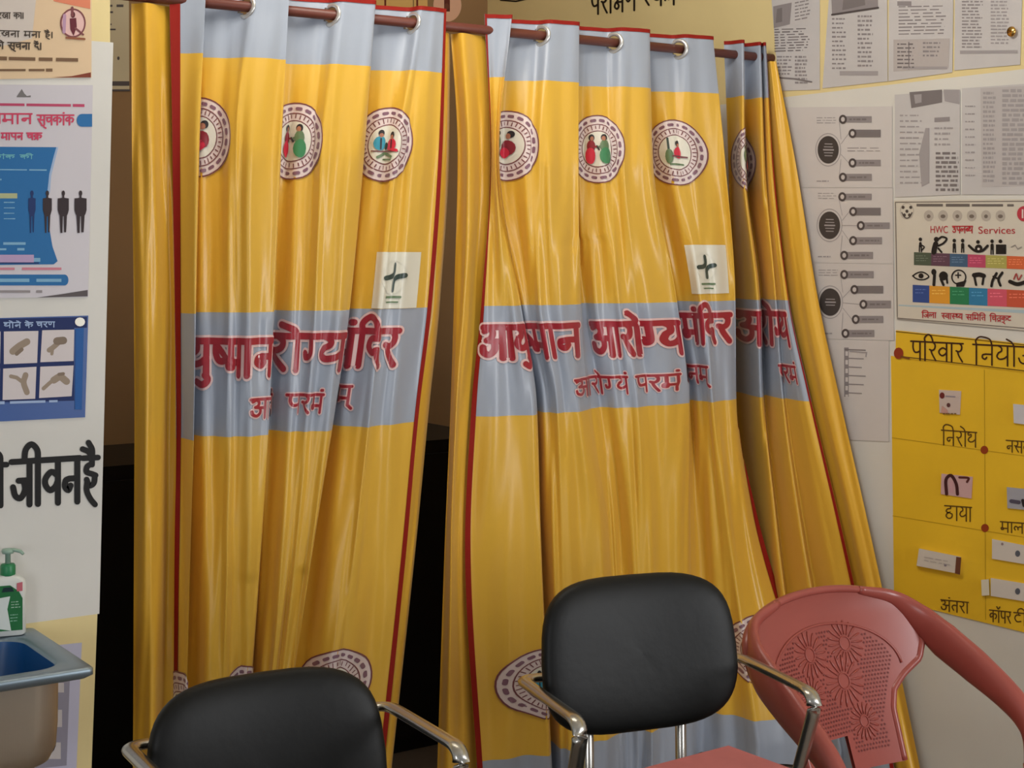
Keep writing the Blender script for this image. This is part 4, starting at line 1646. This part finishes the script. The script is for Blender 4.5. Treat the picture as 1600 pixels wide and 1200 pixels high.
# raised line round the patterned panel
arc = [bmap(.20 * math.cos(a), .605 + .105 * math.sin(a), .0015) for a in [PI * k / 30 for k in range(31)]]
sweep(mb, arc, .003, .003, M_PLAS, ref=(0, 1, 0), n=8)
mb.build('flower_relief', o)
mb = MB()
bc = Canvas(mb, bmap, base=.0012, lay=.0003)
for i in range(-20, 21):
    for j in range(-20, 12):
        x, z = i * .0088 + (.0044 if j % 2 else 0), .605 + j * .0088
        if z < .43 or (z < .48 and -.07 < x < .015) or abs(x) > .115 + max(0, z - .495) * .5 or abs(x) > .19:
            continue
        if z > .605 and (x / .185) ** 2 + ((z - .605) / .095) ** 2 > 1:
            continue
        if any((x - a) ** 2 + (z - b) ** 2 < (r * 1.04) ** 2 for a, b, r in fl):
            continue
        bc.disc(x, z, .0026, .0026, M_PLASD, 1, 6)
tag(mb.build('perforations', o), kind='stuff')
for s in (-1, 1):
    mb = MB()
    q0, q1 = back_pt(s, .774), back_pt(s, .748)
    ctl = [(q0[0], q0[1], q0[2]), (q1[0], q1[1], q1[2]), (s * .266, .246, .70), (s * .284, .19, .657), (s * .295, .11, .612), (s * .302, .03, .565), (s * .304, -.02, .525), (s * .302, -.045, .48), (s * .297, -.05, .40)]
    pth = crom(ctl, 7)
    tt = [k / 7.0 for k in range(len(pth))]
    ra = [float(np.interp(t, range(9), [.008, .011, .015, .019, .022, .024, .024, .024, .024])) for t in tt]
    rb = [float(np.interp(t, range(9), [.010, .018, .036, .046, .044, .036, .03, .026, .022])) for t in tt]
    sweep(mb, pth, ra, rb, M_PLAS, ref=(0, -.3, 1), n=18)
    mb.build('armrest', RC)
    mb = MB()
    sweep(mb, [(s * .297, -.045, .43), (s * .285, -.09, .2), (s * .275, -.14, 0)], [.024, .024, .022], [.02, .02, .018], M_PLAS, ref=(0, 1, 0), n=14)
    mb.build('leg', RC)
    mb = MB()
    sweep(mb, [(s * .15, .16, .37), (s * .19, .22, .2), (s * .225, .3, 0)], [.024, .022, .02], [.02, .018, .016], M_PLAS, ref=(0, 1, 0), n=14)
    mb.build('leg', RC)
mb = MB()
rbox(mb, 0, 0, 0, .24, .014, .215, M_PLAS, e=5, n=20, ex=2.5)
mb.v = [(x, z, y + .365) for x, y, z in mb.v]
mb.build('seat', RC)

# ------------------------------------------------------------------ steel wash basin on the left wall
SB = empty('wash_basin', (.82, 3.275, .70))
tag(SB, 'stainless steel wall basin with blue inside, on the left wall', 'wash basin')
M_RIM = mat('basin_rim_steel', (150, 166, 178), .42, metal=.75)
M_BLUE = mat('basin_blue_film', (24, 84, 142), .35)


def rr(hx, hy, r, z, cx=0, cy=0, n=8):
    out = []
    for qx, qy, a0 in ((1, 1, 0), (-1, 1, 90), (-1, -1, 180), (1, -1, 270)):
        for k in range(n + 1):
            a = math.radians(a0 + 90 * k / n)
            out.append((cx + qx * (hx - r) + r * math.cos(a), cy + qy * (hy - r) + r * math.sin(a), z))
    return out


def loft(mb, loops, m, cap=True):
    n = len(loops[0])
    vs = [p for l in loops for p in l]
    fs = [(i * n + k, i * n + (k + 1) % n, (i + 1) * n + (k + 1) % n, (i + 1) * n + k) for i in range(len(loops) - 1) for k in range(n)]
    if cap:
        fs.append(tuple((len(loops) - 1) * n + k for k in range(n)))
    mb.add(vs, fs, m)


mb = MB()
loft(mb, [rr(.243, .192, .02, -.02), rr(.25, .203, .012, -.012), rr(.25, .203, .012, .0), rr(.246, .199, .012, .004), rr(.205, .158, .06, .002), rr(.20, .153, .06, -.006)], M_RIM, False)
loft(mb, [rr(.25, .203, .012, -.012), rr(.20, .153, .06, -.014)], M_RIM, False)
mb.build('rim', SB)
mb = MB()
loft(mb, [rr(.20, .153, .06, -.006), rr(.196, .149, .07, -.08), rr(.18, .135, .09, -.15), rr(.12, .08, .06, -.178), rr(.04, .03, .02, -.18)], M_BLUE)
tag(mb.build('bowl_lining', SB), 'blue lining of the bowl')
mb = MB()
loft(mb, [rr(.208, .161, .07, -.012), rr(.207, .160, .07, -.12), rr(.205, .158, .075, -.17), rr(.196, .149, .08, -.198), rr(.17, .125, .08, -.215), rr(.1, .07, .06, -.222), rr(.03, .02, .015, -.223)], M_STEEL)
tag(mb.build('bowl', SB), 'brushed steel bowl')
mb = MB()
sweep(mb, arm_path([(0, 0, -.21), (0, 0, -.36), (0, .19, -.36)], .05), .02, .02, M_WALLW)
mb.build('drain_pipe', SB)

# soap bottle on the back ledge of the basin
BT = empty('pump_bottle', (1.002, 3.442, .7045), math.radians(-14))
tag(BT, 'white pump bottle with green label and green collar, on the basin ledge', 'bottle')
M_BOT = mat('white_bottle', (222, 224, 218), .3)
M_GRN = mat('green_plastic', (36, 128, 78), .4)
mb = MB()
loft(mb, [rr(.034, .018, .012, .0), rr(.038, .021, .013, .004), rr(.038, .021, .013, .108), rr(.036, .02, .013, .120), rr(.028, .017, .013, .128), rr(.014, .013, .012, .133)], M_BOT)
mb.build('body', BT)
mb = MB()
fmap = lambda x, z, o: (x, -.021 - o, z)
c = Canvas(mb, fmap, base=.0006, lay=.0004)
c.poly([(-.031, .012), (.030, .012), (.030, .082), (.022, .098), (.004, .112), (-.018, .112), (-.031, .104)], ink((38, 112, 62)), 0)
c.poly([(-.031, .02), (.006, .012), (-.002, .06), (.004, .088), (-.031, .084)], ink((222, 228, 222)), 1)
c.lines(.006, .06, .026, .078, 3, ink((170, 206, 178)), 1, .35)
c.lines(.004, .03, .022, .05, 3, ink((140, 190, 160)), 1, .35)
c.poly([(-.014, .098), (.012, .098), (.008, .108), (-.010, .108)], ink((24, 50, 52)), 1)
c.poly([(.018, .098), (.030, .098), (.030, .118), (.018, .116)], ink((206, 110, 120)), 1)
mb.build('label', BT, False)
mb = MB()
lathe(mb, [(.016, .131), (.0165, .134), (.0165, .152), (.014, .156), (.006, .157)], M_GRN)
mb.build('collar', BT)
mb = MB()
lathe(mb, [(.006, .155), (.006, .178), (.012, .179), (.014, .184), (.012, .189), (.004, .19)], mat('pale_green_pump', (150, 178, 160), .35))
sweep(mb, [(0, 0, .186), (.012, -.004, .187), (.026, -.012, .184), (.032, -.016, .178)], [.007, .006, .005, .004], [.004, .004, .004, .003], MATS['pale_green_pump'])
mb.build('pump_head', BT)

# ------------------------------------------------------------------ desk corner with a pink folder
DK = empty('desk', (1.52, 1.56, 0))
tag(DK, 'wooden desk corner under the pink folder at the frame bottom', 'desk')
M_WOOD = mat('desk_wood', (120, 78, 48), .4, noise=.25, nscale=5, stretch=(1, 8, 8))
mb = MB(); box(mb, (-.28, -.30, .675), (.28, .275, .70), M_WOOD); mb.build('desk_top', DK, False)
for x in (-.25, .25):
    for y in (-.27, .245):
        mb = MB(); box(mb, (x - .02, y - .02, 0), (x + .02, y + .02, .675), M_WOOD); mb.build('leg', DK, False)
PF = empty('paper_folder', (1.58, 1.69, .702), math.radians(2))
tag(PF, 'thick dusty pink folder whose corner shows at the frame bottom', 'folder')
M_PINK = mat('folder_pink', (196, 108, 108), .6, noise=.08, nscale=20)
mb = MB(); box(mb, (-.16, -.13, .002), (.108, .145, .046), mat('paper_edges', (206, 196, 184), .8)); mb.build('pages', PF, False)
mb = MB(); box(mb, (-.165, -.135, .046), (.115, .155, .0525), M_PINK); box(mb, (-.165, -.135, 0), (.115, .155, .002), M_PINK)
mb.build('cover', PF, False)
mb = MB(); box(mb, (1.705, 1.55, .7005), (1.835, 1.79, .704), P_WHITE)
tag(mb.build('paper_sheet', smooth=False), 'loose white sheets beside the pink folder at the frame bottom', 'paper')
